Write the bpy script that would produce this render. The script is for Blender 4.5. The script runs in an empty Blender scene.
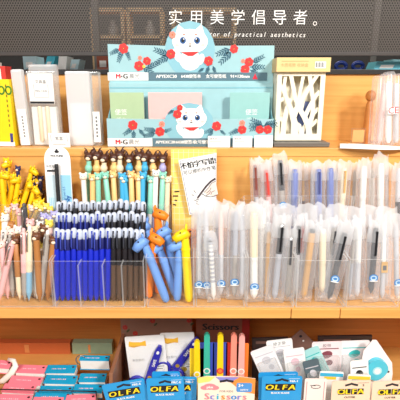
import bpy, bmesh, math, random
from mathutils import Vector, Matrix
R = random.Random(7)
C = bpy.context.scene.collection
SC = bpy.context.scene

# ------------------------------------------------------------------ camera
CAM = Vector((0.0, -0.62, 1.345)); PITCH = math.radians(15.0); FPX = 430.0
cd = bpy.data.cameras.new('camera'); cam = bpy.data.objects.new('camera', cd); C.objects.link(cam)
cam.location = CAM; cam.rotation_euler = (math.radians(75), 0, 0)
cd.sensor_width = 36; cd.lens = FPX / 400 * 36; cd.clip_start = 0.02
SC.camera = cam
ct, st = math.cos(PITCH), math.sin(PITCH)

def P(px, py, Y):
    """the point of the vertical plane y=Y seen in direction (px, py)"""
    u = (px - 200) / FPX; v = (200 - py) / FPX
    dx, dy, dz = u, ct + v * st, -st + v * ct
    t = (Y - CAM.y) / dy
    return Vector((CAM.x + dx * t, Y, CAM.z + dz * t))

def X(px, Y, z):
    """world x of column px at depth Y and height z"""
    t = (Y - CAM.y) * ct - (z - CAM.z) * st
    return (px - 200) / FPX * t

def B(px, Y, z): return Vector((X(px, Y, z), Y, z))

# ------------------------------------------------------------------ materials
def lin(c):
    return tuple(((x / 255) / 12.92 if x / 255 <= 0.04045 else ((x / 255 + 0.055) / 1.055) ** 2.4) for x in c) + (1.0,)

_mc = {}
def M(name, rgb=(200, 200, 200), rough=0.45, metal=0.0, spec=0.5, vary=0.06, trans=0.0):
    if name in _mc: return _mc[name]
    m = bpy.data.materials.new(name); m.use_nodes = True
    nt = m.node_tree; b = nt.nodes['Principled BSDF']
    b.inputs['Roughness'].default_value = rough; b.inputs['Metallic'].default_value = metal
    b.inputs['Specular IOR Level'].default_value = spec
    c = lin(rgb)
    if vary > 0:
        tc = nt.nodes.new('ShaderNodeTexCoord'); n = nt.nodes.new('ShaderNodeTexNoise'); n.inputs['Scale'].default_value = 60
        mx = nt.nodes.new('ShaderNodeMix'); mx.data_type = 'RGBA'
        mx.inputs['A'].default_value = tuple(x * (1 - vary) for x in c[:3]) + (1,)
        mx.inputs['B'].default_value = tuple(min(1, x * (1 + vary)) for x in c[:3]) + (1,)
        nt.links.new(tc.outputs['Object'], n.inputs['Vector']); nt.links.new(n.outputs['Fac'], mx.inputs['Factor'])
        nt.links.new(mx.outputs['Result'], b.inputs['Base Color'])
    else:
        b.inputs['Base Color'].default_value = c
    _mc[name] = m
    return m

def wood(name, c1, c2, rough=0.42):
    m = bpy.data.materials.new(name); m.use_nodes = True
    nt = m.node_tree; b = nt.nodes['Principled BSDF']; b.inputs['Roughness'].default_value = rough
    tc = nt.nodes.new('ShaderNodeTexCoord'); mp = nt.nodes.new('ShaderNodeMapping')
    mp.inputs['Scale'].default_value = (3.0, 26.0, 75.0)
    n = nt.nodes.new('ShaderNodeTexNoise'); n.inputs['Scale'].default_value = 1.6; n.inputs['Detail'].default_value = 6; n.inputs['Distortion'].default_value = 0.6
    r = nt.nodes.new('ShaderNodeValToRGB')
    r.color_ramp.elements[0].position = 0.3; r.color_ramp.elements[0].color = lin(c1)
    r.color_ramp.elements[1].position = 0.7; r.color_ramp.elements[1].color = lin(c2)
    nt.links.new(tc.outputs['Object'], mp.inputs['Vector']); nt.links.new(mp.outputs['Vector'], n.inputs['Vector'])
    nt.links.new(n.outputs['Fac'], r.inputs['Fac']); nt.links.new(r.outputs['Color'], b.inputs['Base Color'])
    bp = nt.nodes.new('ShaderNodeBump'); bp.inputs['Strength'].default_value = 0.08; bp.inputs['Distance'].default_value = 0.001
    nt.links.new(n.outputs['Fac'], bp.inputs['Height']); nt.links.new(bp.outputs['Normal'], b.inputs['Normal'])
    return m

def film(name, rgb, haze, gloss=0.06, edge=0.25, rough=0.2):
    """clear or frosted plastic: transparent, hazed by a diffuse white, with a sheen that grows at grazing angles"""
    m = bpy.data.materials.new(name); m.use_nodes = True
    nt = m.node_tree; nt.nodes.clear(); N = nt.nodes.new; L = nt.links.new
    out = N('ShaderNodeOutputMaterial'); tr = N('ShaderNodeBsdfTransparent'); df = N('ShaderNodeBsdfDiffuse'); tl = N('ShaderNodeBsdfTranslucent'); gl = N('ShaderNodeBsdfGlossy')
    df.inputs['Color'].default_value = lin(rgb); tl.inputs['Color'].default_value = lin(rgb)
    gl.inputs['Roughness'].default_value = rough
    a = N('ShaderNodeMixShader'); a.inputs[0].default_value = 0.35; L(df.outputs[0], a.inputs[1]); L(tl.outputs[0], a.inputs[2])
    lw = N('ShaderNodeLayerWeight'); lw.inputs['Blend'].default_value = 0.3
    mr = N('ShaderNodeMapRange'); mr.inputs['To Min'].default_value = haze; mr.inputs['To Max'].default_value = min(1, haze + edge)
    L(lw.outputs['Facing'], mr.inputs['Value'])
    b = N('ShaderNodeMixShader'); L(mr.outputs['Result'], b.inputs[0]); L(tr.outputs[0], b.inputs[1]); L(a.outputs[0], b.inputs[2])
    c = N('ShaderNodeMixShader'); c.inputs[0].default_value = gloss; L(b.outputs[0], c.inputs[1]); L(gl.outputs[0], c.inputs[2])
    L(c.outputs[0], out.inputs['Surface'])
    return m

def perforated(name):
    m = bpy.data.materials.new(name); m.use_nodes = True
    nt = m.node_tree; N = nt.nodes.new; L = nt.links.new
    b = nt.nodes['Principled BSDF']; b.inputs['Base Color'].default_value = lin((84, 77, 71)); b.inputs['Roughness'].default_value = 0.5
    out = nt.nodes['Material Output']; tr = N('ShaderNodeBsdfTransparent'); mx = N('ShaderNodeMixShader')
    tc = N('ShaderNodeTexCoord'); sp = N('ShaderNodeSeparateXYZ'); L(tc.outputs['Object'], sp.inputs[0])
    def math_(op, a, b_=None):
        n = N('ShaderNodeMath'); n.operation = op
        for i, v in enumerate((a, b_)):
            if v is None: continue
            if isinstance(v, (int, float)): n.inputs[i].default_value = v
            else: L(v, n.inputs[i])
        return n.outputs[0]
    p = 0.0052
    u = math_('DIVIDE', sp.outputs['X'], p); v = math_('DIVIDE', sp.outputs['Z'], p * 1.732)
    def dist(off):
        a = math_('SUBTRACT', math_('FRACT', math_('ADD', u, off)), 0.5)
        c = math_('MULTIPLY', math_('SUBTRACT', math_('FRACT', math_('ADD', v, off)), 0.5), 1.732)
        return math_('ADD', math_('MULTIPLY', a, a), math_('MULTIPLY', c, c))
    d = math_('MINIMUM', dist(0.0), dist(0.5))
    h = math_('LESS_THAN', d, 0.36 ** 2)
    L(h, mx.inputs[0]); L(b.outputs[0], mx.inputs[1]); L(tr.outputs[0], mx.inputs[2]); L(mx.outputs[0], out.inputs['Surface'])
    return m

WOOD = wood('light_wood', (218, 156, 80), (234, 176, 98))
WOODM = wood('honey_shade_wood', (190, 116, 52), (208, 134, 64))  # shelf wood darkened to hold the shade of the lower recess
WOODD = wood('amber_wood', (176, 104, 44), (196, 122, 56))
ACR = film('clear_acrylic', (235, 240, 240), 0.012, 0.022, 0.03, 0.05)
ACRE = film('acrylic_edge', (245, 248, 248), 0.35, 0.1, 0.2, 0.1)
SLV = film('frosted_sleeve', (248, 250, 255), 0.15, 0.04, 0.30, 0.3)
SLVT = film('crumpled_sleeve', (250, 252, 255), 0.31, 0.05, 0.3, 0.3)
TUBE = film('frosted_case', (250, 252, 255), 0.72, 0.06, 0.2, 0.2)
CLEARCASE = film('clear_case', (240, 245, 245), 0.16, 0.08, 0.4, 0.08)
PERF = perforated('perforated_metal')

WHITE = M('white_card', (246, 246, 244)); BLACK = M('black_plastic', (24, 24, 28), 0.35)
INK = M('ink_black', (30, 30, 34), 0.7, vary=0); GREYINK = M('ink_grey', (110, 112, 116), 0.7, vary=0)
METAL = M('metal', (190, 190, 190), 0.3, 1.0); DMETAL = M('dark_metal', (34, 33, 34), 0.5, 0.2)

# ------------------------------------------------------------------ mesh builder
_tc = {}
def text_geo(s, res=2, thin=0.0):
    if (s, res, thin) in _tc: return _tc[(s, res, thin)]
    c = bpy.data.curves.new('glyphs', 'FONT'); c.body = s; c.resolution_u = res; c.align_x = 'CENTER'; c.align_y = 'CENTER'; c.offset = -thin
    o = bpy.data.objects.new('glyphs', c); C.objects.link(o)
    me = o.to_mesh(); g = ([v.co.copy() for v in me.vertices], [tuple(p.vertices) for p in me.polygons])
    o.to_mesh_clear(); bpy.data.objects.remove(o); bpy.data.curves.remove(c)
    _tc[(s, res, thin)] = g
    return g

class MB:
    def __init__(s): s.v = []; s.f = []; s.mi = []; s.sm = []; s.mats = []
    def m(s, mat):
        if mat not in s.mats: s.mats.append(mat)
        return s.mats.index(mat)
    def add(s, vs, fs, mat, smooth=False, T=None):
        k = len(s.v); i = s.m(mat)
        s.v += [tuple(T @ Vector(q)) if T else tuple(q) for q in vs]
        for f in fs: s.f.append(tuple(k + a for a in f)); s.mi.append(i); s.sm.append(smooth)
        return s
    def box(s, c, d, mat, bev=0.0, T=None, edge=None):
        bm = bmesh.new(); bmesh.ops.create_cube(bm, size=1)
        for q in bm.verts: q.co = Vector((q.co.x * d[0] + c[0], q.co.y * d[1] + c[1], q.co.z * d[2] + c[2]))
        if bev: bmesh.ops.bevel(bm, geom=bm.edges[:], offset=bev, segments=2, affect='EDGES', profile=0.6)
        bm.verts.index_update(); bm.normal_update()
        vs = [q.co.copy() for q in bm.verts]
        ax = min(range(3), key=lambda i: d[i])
        a = []; e = []
        for f in bm.faces: (e if edge and abs(f.normal[ax]) < 0.7 else a).append(tuple(q.index for q in f.verts))
        bm.free(); s.add(vs, a, mat, False, T)
        if e: s.add(vs, e, edge, False, T)
        return s
    def lathe(s, prof, mat, n=12, T=None, smooth=True):
        vs = []; fs = []
        for r, z in prof:
            for k in range(n): a = 2 * math.pi * k / n; vs.append((r * math.cos(a), r * math.sin(a), z))
        for j in range(len(prof) - 1):
            for k in range(n): fs.append((j * n + k, j * n + (k + 1) % n, (j + 1) * n + (k + 1) % n, (j + 1) * n + k))
        s.add(vs, fs, mat, smooth, T); e = (len(prof) - 1) * n
        s.add(vs[:n], [tuple(range(n))[::-1]], mat, False, T)
        return s.add(vs[e:], [tuple(range(n))], mat, False, T)
    def tube(s, pts, rad, mat, n=8, T=None, flat=1.0):
        pts = [Vector(p) for p in pts]; rad = rad if isinstance(rad, (list, tuple)) else [rad] * len(pts)
        vs = []; fs = []; ref = None
        for i, p in enumerate(pts):
            t = (pts[min(i + 1, len(pts) - 1)] - pts[max(i - 1, 0)]).normalized()
            if ref is None: ref = Vector((0, 1, 0)) if abs(t.y) < 0.9 else Vector((1, 0, 0))
            a = (ref - t * ref.dot(t)).normalized(); ref = a; b = t.cross(a)
            for k in range(n): q = 2 * math.pi * k / n; vs.append(p + (a * math.cos(q) * flat + b * math.sin(q)) * rad[i])
        for j in range(len(pts) - 1):
            for k in range(n): fs.append((j * n + k, j * n + (k + 1) % n, (j + 1) * n + (k + 1) % n, (j + 1) * n + k))
        fs.append(tuple(range(n))[::-1]); fs.append(tuple((len(pts) - 1) * n + k for k in range(n)))
        return s.add(vs, fs, mat, True, T)
    def ell(s, c, r, mat, n=12, h=8, T=None):
        vs = []; fs = []
        for j in range(h + 1):
            a = math.pi * j / h
            for k in range(n):
                q = 2 * math.pi * k / n
                vs.append((c[0] + r[0] * math.sin(a) * math.cos(q), c[1] + r[1] * math.sin(a) * math.sin(q), c[2] + r[2] * math.cos(a)))
        for j in range(h):
            for k in range(n): fs.append((j * n + k, (j + 1) * n + k, (j + 1) * n + (k + 1) % n, j * n + (k + 1) % n))
        return s.add(vs, fs, mat, True, T)
    def plate(s, out, y0, y1, mat, T=None, side=None):
        """polygon in the xz plane given thickness from y0 (front) to y1"""
        n = len(out); vs = [(x, y0, z) for x, z in out] + [(x, y1, z) for x, z in out]
        s.add(vs, [tuple(range(n)), tuple(range(2 * n - 1, n - 1, -1))], mat, False, T)
        return s.add(vs, [(k, n + k, n + (k + 1) % n, (k + 1) % n) for k in range(n)], side or mat, False, T)
    def disc(s, x, z, rx, rz, y, mat, rot=0, n=16, T=None):
        """printed ellipse on a front face"""
        cr, sr = math.cos(rot), math.sin(rot); vs = []
        for k in range(n):
            a = 2 * math.pi * k / n; p, q = rx * math.cos(a), rz * math.sin(a); vs.append((x + p * cr - q * sr, y, z + p * sr + q * cr))
        return s.add(vs, [tuple(range(n))], mat, False, T)
    def rect(s, x0, x1, z0, z1, y, mat, T=None): return s.add([(x0, y, z0), (x1, y, z0), (x1, y, z1), (x0, y, z1)], [(0, 1, 2, 3)], mat, False, T)
    def strip(s, pts, w, y0, y1, mat, T=None):
        """flat bar of width w following a polyline in the xz plane"""
        pts = [Vector(p) for p in pts]; L = []; Rr = []
        ws = w if isinstance(w, (list, tuple)) else [w] * len(pts)
        for i, p in enumerate(pts):
            t = (pts[min(i + 1, len(pts) - 1)] - pts[max(i - 1, 0)]).normalized(); nn = Vector((-t.y, t.x)) * ws[i] / 2
            L.append(p + nn); Rr.append(p - nn)
        return s.plate([tuple(p) for p in L + Rr[::-1]], y0, y1, mat, T)
    def text(s, t, size, x, z, y, mat, rot=0, sx=1.0, shear=0.0, T=None, res=2, weight=0, thin=0.0):
        vs, fs = text_geo(t, res, thin); cr, sr = math.cos(rot), math.sin(rot)
        for k in range(weight + 1):
            o = weight and (k / weight - 0.5) * size * 0.09
            q = [(((p.x * sx + p.y * shear) * size + o) * cr - p.y * size * sr + x, y - 4e-5 * k, ((p.x * sx + p.y * shear) * size + o) * sr + p.y * size * cr + z) for p in vs]
            s.add(q, fs, mat, False, T)
        return s
    def mesh(s, name):
        me = bpy.data.meshes.new(name); me.from_pydata(s.v, [], s.f)
        for m in s.mats: me.materials.append(m)
        me.polygons.foreach_set('material_index', s.mi); me.polygons.foreach_set('use_smooth', s.sm); me.update()
        return me
    def build(s, name, parent=None, **kw): return ob(name, s.mesh(name), parent, **kw)

def ob(name, me, parent=None, label=None, cat=None, group=None, kind=None):
    o = bpy.data.objects.new(name, me); C.objects.link(o)
    if parent: o.parent = parent
    if label: o['label'] = label
    if cat: o['category'] = cat
    if group: o['group'] = group
    if kind: o['kind'] = kind
    return o

def thing(name, label, cat, base, tip=None, group=None, spin=0.0, mat=None):
    """Empty at a thing's base; with TIP its z axis points along base>tip"""
    o = ob(name, None, None, label, cat, group); o.empty_display_size = 0.02
    if mat is not None: o.matrix_world = mat; return o
    base = Vector(base)
    if tip is None: o.location = base; o.rotation_euler = (0, 0, spin); return o
    z = (Vector(tip) - base).normalized(); x = Vector((1, 0, 0)); x = (x - z * x.dot(z)).normalized(); y = z.cross(x)
    m = Matrix((x, y, z)).transposed().to_4x4()
    o.matrix_world = Matrix.Translation(base) @ m @ Matrix.Rotation(spin, 4, 'Z')
    return o

_meshes = {}
def cached(key, name, fn):
    if key not in _meshes: b = MB(); fn(b); _meshes[key] = b.mesh(name)
    return _meshes[key]
ORD = ['first', 'second', 'third', 'fourth', 'fifth', 'sixth', 'seventh', 'eighth', 'ninth', 'tenth', 'eleventh', 'twelfth', 'thirteenth', 'fourteenth', 'fifteenth', 'sixteenth']

# ------------------------------------------------------------------ the setting and the shelf unit
ZC, ZB, ZA, ZL = 1.0, 1.072, 1.231, 0.738          # tops: pen shelf, raised step, upper ledge, lower shelf
W = 0.62
b = MB(); b.box((0, 0, -0.02), (6, 6, 0.04), M('shop_floor', (150, 140, 130), 0.5)); b.build('floor', kind='structure')
b = MB(); b.box((0, 1.25, 1.4), (6, 0.06, 2.8), M('dark_wall', (34, 32, 31), 0.8)); b.build('wall_back', kind='structure')
unit = thing('shelf_unit', 'light wood stepped shop shelf holding all the pens, boxes and packs', 'shelf', (0, 0, 0))
YB, YA, YBK = 0.112, 0.180, 0.300
b = MB(); b.box((0, 0.1495, ZC - 0.0080), (2 * W, 0.297, 0.016), WOOD, 0.0012); b.build('pen_shelf', unit)
jx = [-W, X(291, -.004, .99), X(340, -.004, .99), W]
for k in range(3):
    b = MB(); b.box(((jx[k] + jx[k + 1]) / 2, -0.002, ZC - 0.0080), (jx[k + 1] - jx[k] - .0012, 0.005, 0.016), WOOD, 0.0008); b.build('front_trim', unit)
b = MB(); b.box((0, (YB + YA) / 2, (ZC + ZB) / 2), (2 * W, YA - YB, ZB - ZC), WOOD, 0.0008); b.build('raised_step', unit)
b = MB(); b.box((0, YA + 0.006, (ZB + ZA - 0.016) / 2), (2 * W, 0.012, ZA - 0.016 - ZB), WOOD)
b.build('riser_panel', unit)
b = MB(); b.box((0, (YA - 0.002 + YBK) / 2, ZA - 0.008), (2 * W, YBK - YA + 0.002, 0.016), WOOD, 0.0015); b.build('upper_ledge', unit)
zt = P(200, 74, YBK).z
b = MB(); b.box((0, YBK + 0.008, (ZA + zt) / 2), (2 * W, 0.016, zt - ZA), WOOD); b.build('back_panel', unit)
b = MB(); b.box((0, YBK + 0.15, zt + 0.004), (2 * W, 0.31, 0.010), DMETAL, 0.001); b.build('dark_top_rail', unit)
b = MB(); b.box((0, 0.29, (ZL + ZC - 0.016) / 2), (2 * W, 0.016, ZC - 0.016 - ZL), WOODM); b.build('lower_back_panel', unit)  # recess shade is put into the panel's darker wood colour
b = MB(); b.box((0, 0.10, ZL - 0.011), (2 * W, 0.40, 0.022), WOOD, 0.001); b.build('lower_shelf', unit)
b = MB()
for sx in (-1, 1): b.box((sx * (W + 0.01), 0.1, 0.75), (0.02, 0.42, 1.5), WOODD, 0.001)
b.build('side_panel', unit)
b = MB(); b.box((0, 0.12, (ZL - 0.022) / 2), (2 * W, 0.36, ZL - 0.022), WOODD); b.build('plinth', unit)
b = MB()
for px in (98, 372): 
    b.box((X(px, 0.42, 1.40), 0.42, 1.49), (0.014, 0.014, 0.23), M('post_metal', (120, 116, 112), 0.5, 0.4), 0.001)
b.build('upright_post', unit)

# perforated sign panel with its slogan
zb = P(200, 56, YBK).z
sign = thing('perforated_panel', 'dark perforated metal panel with a white slogan above the shelf', 'sign panel', (0, YBK, zb))
b = MB(); b.box((0, 0, 0.13), (2 * W, 0.002, 0.26), PERF); b.build('mesh_sheet', sign)
b = MB(); b.box((0, -0.001, 0.004), (2 * W, 0.010, 0.008), M('panel_edge', (60, 56, 54), 0.5), 0.001); b.build('bottom_rail', sign)
LETW = M('white_lettering', (250, 248, 244), 0.5, vary=0)
b = MB(); Yt = YBK - 0.003
for i, ch in enumerate('实用美学倡导者'):
    q = P(175.5 + 20.8 * i, 18.5, Yt); b.text(ch, 0.0300, q.x, q.z - zb, -0.003, LETW, thin=0.0 if ch == '导' else 0.004)
q = P(315, 23.5, Yt); r0, r1 = 0.0040, 0.0028
b.add([(q.x + r * math.cos(k * math.pi / 8), -0.003, q.z - zb + r * math.sin(k * math.pi / 8)) for r in (r0, r1) for k in range(16)], [(k, (k + 1) % 16, 16 + (k + 1) % 16, 16 + k) for k in range(16)], LETW)
q0, q1 = P(175, 32.5, Yt), P(304.5, 33.5, Yt)
s_ = 'the advocator of practical aesthetics'; n_ = len(s_)
for i, ch in enumerate(s_):
    if ch != ' ': b.text(ch, 0.0130, q0.x + (q1.x - q0.x) * i / (n_ - 1), q0.z + (q1.z - q0.z) * i / (n_ - 1) - zb - 0.003, -0.003, LETW, shear=0.2)
b.build('lettering', sign)

# things on the far side, seen through the gap and the holes
ZT = zt + 0.009
PALE = M('pale_frame_wood', (238, 200, 150), 0.5)
def cubby(px0, px1, lab):
    x0, x1 = P(px0, 20, 0.43).x, P(px1, 20, 0.43).x; z1 = P(0, 10, 0.43).z; z0 = P(0, 37, 0.43).z
    t = thing('display_frame', lab, 'display frame', ((x0 + x1) / 2, 0.45, ZT))
    w = (x1 - x0) / 2
    b = MB()
    for sx in (-1, 1): b.box((sx * (w - 0.003), 0, (z1 - ZT) / 2), (0.008, 0.05, z1 - ZT), PALE, 0.0008)
    b.build('side_board', t)
    b = MB(); b.box((0, 0, z1 - ZT), (2 * w, 0.05, 0.008), PALE, 0.0008); b.box((0, 0, z0 - ZT), (2 * w, 0.05, 0.008), PALE, 0.0008); b.build('cross_board', t)
    b = MB(); b.lathe([(0.010, z0 - ZT + 0.004), (0.012, z0 - ZT + 0.02), (0.006, z0 - ZT + 0.028), (0.006, z0 - ZT + 0.036)], M('jar_grey', (176, 170, 165), 0.3), T=Matrix.Translation((0.01, -0.01, 0)))
    b.build('ornament', t)
cubby(91, 124, 'pale frame showing through the perforated panel, nearer the slim clear cases')
cubby(127, 163, 'pale frame showing through the perforated panel, just before the slogan')
cubby(172, 236, 'wide pale frame showing through the perforated panel behind the slogan')
def gapblock(name, label, px0, px1, py, Y, mat, cat, depth=0.05, lean=0):
    a, c = P(px0, py, Y), P(px1, py, Y)
    t = thing(name, label, cat, ((a.x + c.x) / 2, Y, ZT)); h = a.z - ZT; w = abs(c.x - a.x)
    b = MB(); b.plate([(-w / 2, 0), (w / 2, 0), (w / 2 + lean, h), (lean - w / 2, h)], -depth / 2, depth / 2, mat)
    b.plate([(-w * .3, h * .2), (w * .2, h * .2), (w * .2 + lean * .6, h * .6), (lean * .6 - w * .3, h * .6)], -depth / 2 - 0.0006, -depth / 2, WHITE)
    b.build('carton', t); return t
CY = M('cyan_pack', (70, 190, 215)); 
gapblock('product_pack', 'pale blue and white pack seen under the panel above the slim frosted sleeve', 27, 40, 57, 0.40, M('ice_blue', (190, 222, 232)), 'pack')
gapblock('product_pack', 'bright cyan leaning pack seen in the gap above the white pen case', 46, 54, 56, 0.43, CY, 'pack', lean=0.012)
gapblock('product_pack', 'white card pack lying in the gap above the white pen case', 60, 68, 57, 0.40, WHITE, 'pack', lean=0.005)
gapblock('product_pack', 'small white and cyan pack in the gap above the translucent case', 72, 80, 60, 0.38, M('ice_blue'), 'pack', lean=0.006)
gapblock('product_pack', 'dark red brown box in the gap beside the blue cat display', 99, 112, 55, 0.37, M('rust_box', (150, 74, 48)), 'box')
gapblock('product_pack', 'turquoise bag lying in the gap above the upright clear tubes', 370, 396, 62, 0.36, M('turq_bag', (110, 200, 220)), 'bag', lean=0.006)
gapblock('product_pack', 'pale turquoise bag half behind the turquoise bag in the gap', 388, 420, 60, 0.42, M('pale_turq', (160, 220, 230)), 'bag')
for k, (px, lab) in enumerate(((341, 'round blue roll in the dark gap nearer the fretwork holder'), (358, 'round blue roll in the dark gap nearer the turquoise bag'))):
    q = P(px, 66, 0.44); t = thing('tape_roll', lab, 'roll', (q.x, 0.44, ZT + 0.012)); b = MB()
    b.tube([(0.012 * math.cos(a * math.pi / 12), 0, 0.008 * math.sin(a * math.pi / 12)) for a in range(25)], 0.0045, M('royal_roll', (34, 62, 150), 0.35), 8); b.build('roll', t)

# ------------------------------------------------------------------ clear boxes
def acrylic(label, px0, px1, Y0, Y1, z, hf, hb, divs=(), steps=None, pxrow=None):
    zm = z + hf
    x0, x1 = X(px0, Y0, z + hf * 0.5), X(px1, Y0, z + hf * 0.5); th = 0.0022
    t = thing('acrylic_pen_box', label, 'pen box', ((x0 + x1) / 2, Y0, z)); w = x1 - x0; d = Y1 - Y0
    b = MB(); b.box((0, th / 2, hf / 2), (w, th, hf), ACR, 0, None, ACRE); b.build('front_panel', t)
    b = MB(); b.box((0, d - th / 2, hb / 2), (w, th, hb), ACR, 0, None, ACRE); b.build('back_panel', t)
    for sx in (-1, 1):
        b = MB(); xx = sx * (w / 2 - th / 2)
        b.plate([(0, 0), (d - 2 * th, 0), (d - 2 * th, hb), (0, hf)], xx - th / 2, xx + th / 2, ACR, Matrix(((0, 1, 0, 0), (1, 0, 0, th), (0, 0, 1, 0), (0, 0, 0, 1))), ACRE)
        b.build('side_panel', t)
    for px in divs:
        xx = X(px, Y0, z + hf / 2) - (x0 + x1) / 2
        b = MB(); b.plate([(0, 0), (d - 2 * th, 0), (d - 2 * th, hb * .9), (0, hf * .9)], xx - th / 2, xx + th / 2, ACR, Matrix(((0, 1, 0, 0), (1, 0, 0, th), (0, 0, 1, 0), (0, 0, 0, 1))), ACRE)
        b.build('divider', t)
    b = MB(); b.box((0, d / 2, 0.001), (w - 2 * th, d - 2 * th, 0.002), ACR, 0, None, ACRE)
    for (ya, yb, hh) in steps or (): b.box((0, (ya + yb) / 2 - Y0, hh / 2 + 0.001), (w - 2 * th, yb - ya, hh), ACR, 0, None, ACRE)
    b.build('base', t)
    return t
HF = P(0, 262, 0.0).z - ZC
ST = [(0.038, 0.072, 0.012), (0.072, 0.104, 0.024)]
acrylic('clear box of brown and pink animal pens at the yellow pens\' end', -22, 51.5, 0.001, 0.106, ZC + .0005, HF, 0.09, (), ST)
acrylic('wide clear box packed with rows of blue and black gel pens', 52.5, 144.5, 0.001, 0.106, ZC + .0005, HF, 0.09, (79, 103, 122), ST)
acrylic('clear box holding the blue, orange and yellow snouted pens', 146, 194.5, 0.001, 0.106, ZC + .0005, HF + .006, 0.09)
acrylic('clear box of sleeved pens next to the yellow snouted pen', 195.5, 246, 0.001, 0.106, ZC + .0005, HF + .006, 0.09)
acrylic('clear box holding the cream sleeved pen and black clipped pen', 247, 295.5, 0.001, 0.106, ZC + .0005, HF + .006, 0.09)
acrylic('clear box holding the tan wooden pen and dark grey clipped pen', 297, 347, 0.001, 0.106, ZC + .0005, HF + .001, 0.09)
acrylic('clear box holding the kraft tagged sleeve below the white sleeved pens', 348, 402, 0.001, 0.106, ZC + .0005, HF + .003, 0.09)
HB = P(0, 196, YB + .002).z - ZB
acrylic('clear box on the raised step holding the red and brown sleeved pens', 243, 299, YB + .002, YA - .002, ZB, HB, 0.06)
acrylic('clear box on the raised step holding the periwinkle sleeved pens', 300, 351, YB + .002, YA - .002, ZB, HB, 0.06)
acrylic('clear box on the raised step holding the white sleeved pens', 352, 404, YB + .002, YA - .002, ZB, HB, 0.06)
acrylic('clear box on the raised step holding the yellow animal pens', -12, 43, YB + .002, YA - .002, ZB, HB * .8, 0.05)
acrylic('clear box on the raised step holding the deer topped pens', 79, 171, YB + .002, YA - .002, ZB, HB * .8, 0.05)

# ------------------------------------------------------------------ pens
def barrel_prof(L, r, tip=0.012):
    return [(0.0006, 0), (r * .35, tip * .35), (r * .8, tip), (r, tip + .004), (r, tip + .0046), (r, L - .0026), (r, L - .002), (r * .9, L)]
def gel_pen(px, pyt, Y, zf, col, lab, grp):
    base = B(px, Y, zf); tip = P(px + R.uniform(-.5, .5), pyt + R.uniform(-1.6, 1.6), Y + .012)
    L = round((tip - base).length * 400) / 400
    t = thing('gel_pen', lab, 'pen', base, tip, grp, R.uniform(-.5, .5))
    mb = M('blue_barrel', (22, 40, 190), 0.3) if col == 'blue' else M('smoke_barrel', (34, 30, 34), 0.25)
    low = mb if col == 'blue' else M('smoke_refill', (92, 68, 50), 0.3)
    gr = M('navy_grip', (18, 24, 96), 0.5) if col == 'blue' else M('black_grip', (20, 20, 26), 0.5)
    r = 0.0044
    cl = M('clip_navy_clear', (60, 74, 170), .3) if col == 'blue' else M('clip_black_clear', (60, 62, 72), .3)
    def bar(b):
        b.lathe([(r * .3, 0), (r * .75, .004), (r, .010), (r, .0104), (r, .012), (r, L * .5)], low); b.lathe([(r, L * .5), (r, L - .03), (r * .8, L - .028)], mb)
    ob('barrel', cached(('gb', col, L), 'barrel', bar), t)
    ob('grip', cached(('gg', col, L), 'grip', lambda b: b.lathe([(r * 1.06, L - .034), (r * 1.1, L - .030), (r * 1.1, L - .018), (r * .95, L - .016)], gr)), t)
    cw = M('cap_white', (200, 208, 224), 0.3)
    cp_ = ob('cap', cached(('gc', L), 'cap', lambda b: b.lathe([(r * .9, L - .016), (r * 1.12, L - .013), (r * 1.12, L - .004), (r * .8, L - .001), (r * .3, L)], cw)), t)
    ob('clip', cached(('gk', L, col), 'clip', lambda b: b.tube([(0, -r - .0002, L - .004), (0, -r - .0020, L - .012), (0, -r - .0018, L - .030), (0, -r - .0004, L - .034)], [.0014, .0014, .0012, .001], cl, 6)), cp_)
n_row = [('front', 228.5, 0.019, ZC + .003, 10), ('middle', 212.5, 0.055, ZC + .0155, 9), ('back', 201, 0.088, ZC + .0275, 0)]
for rn, py, Y, zf, nb in n_row:
    for i in range(16):
        px = 57 + i * 5.65 + (1.0 if rn == 'middle' else 1.8 if rn == 'back' else 0)
        if i < nb: lab = f'{ORD[i]} blue gel pen of the {rn} row, counting from the brown pens'
        else: lab = f'{ORD[i - nb]} black gel pen of the {rn} row, counting ' + ('after the blue ones' if nb else 'from the white arched card')
        gel_pen(px, py, Y, zf, 'blue' if i < nb else 'black', lab, f'{"blue" if i < nb else "black"} gel pens in the {rn} row')

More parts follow.
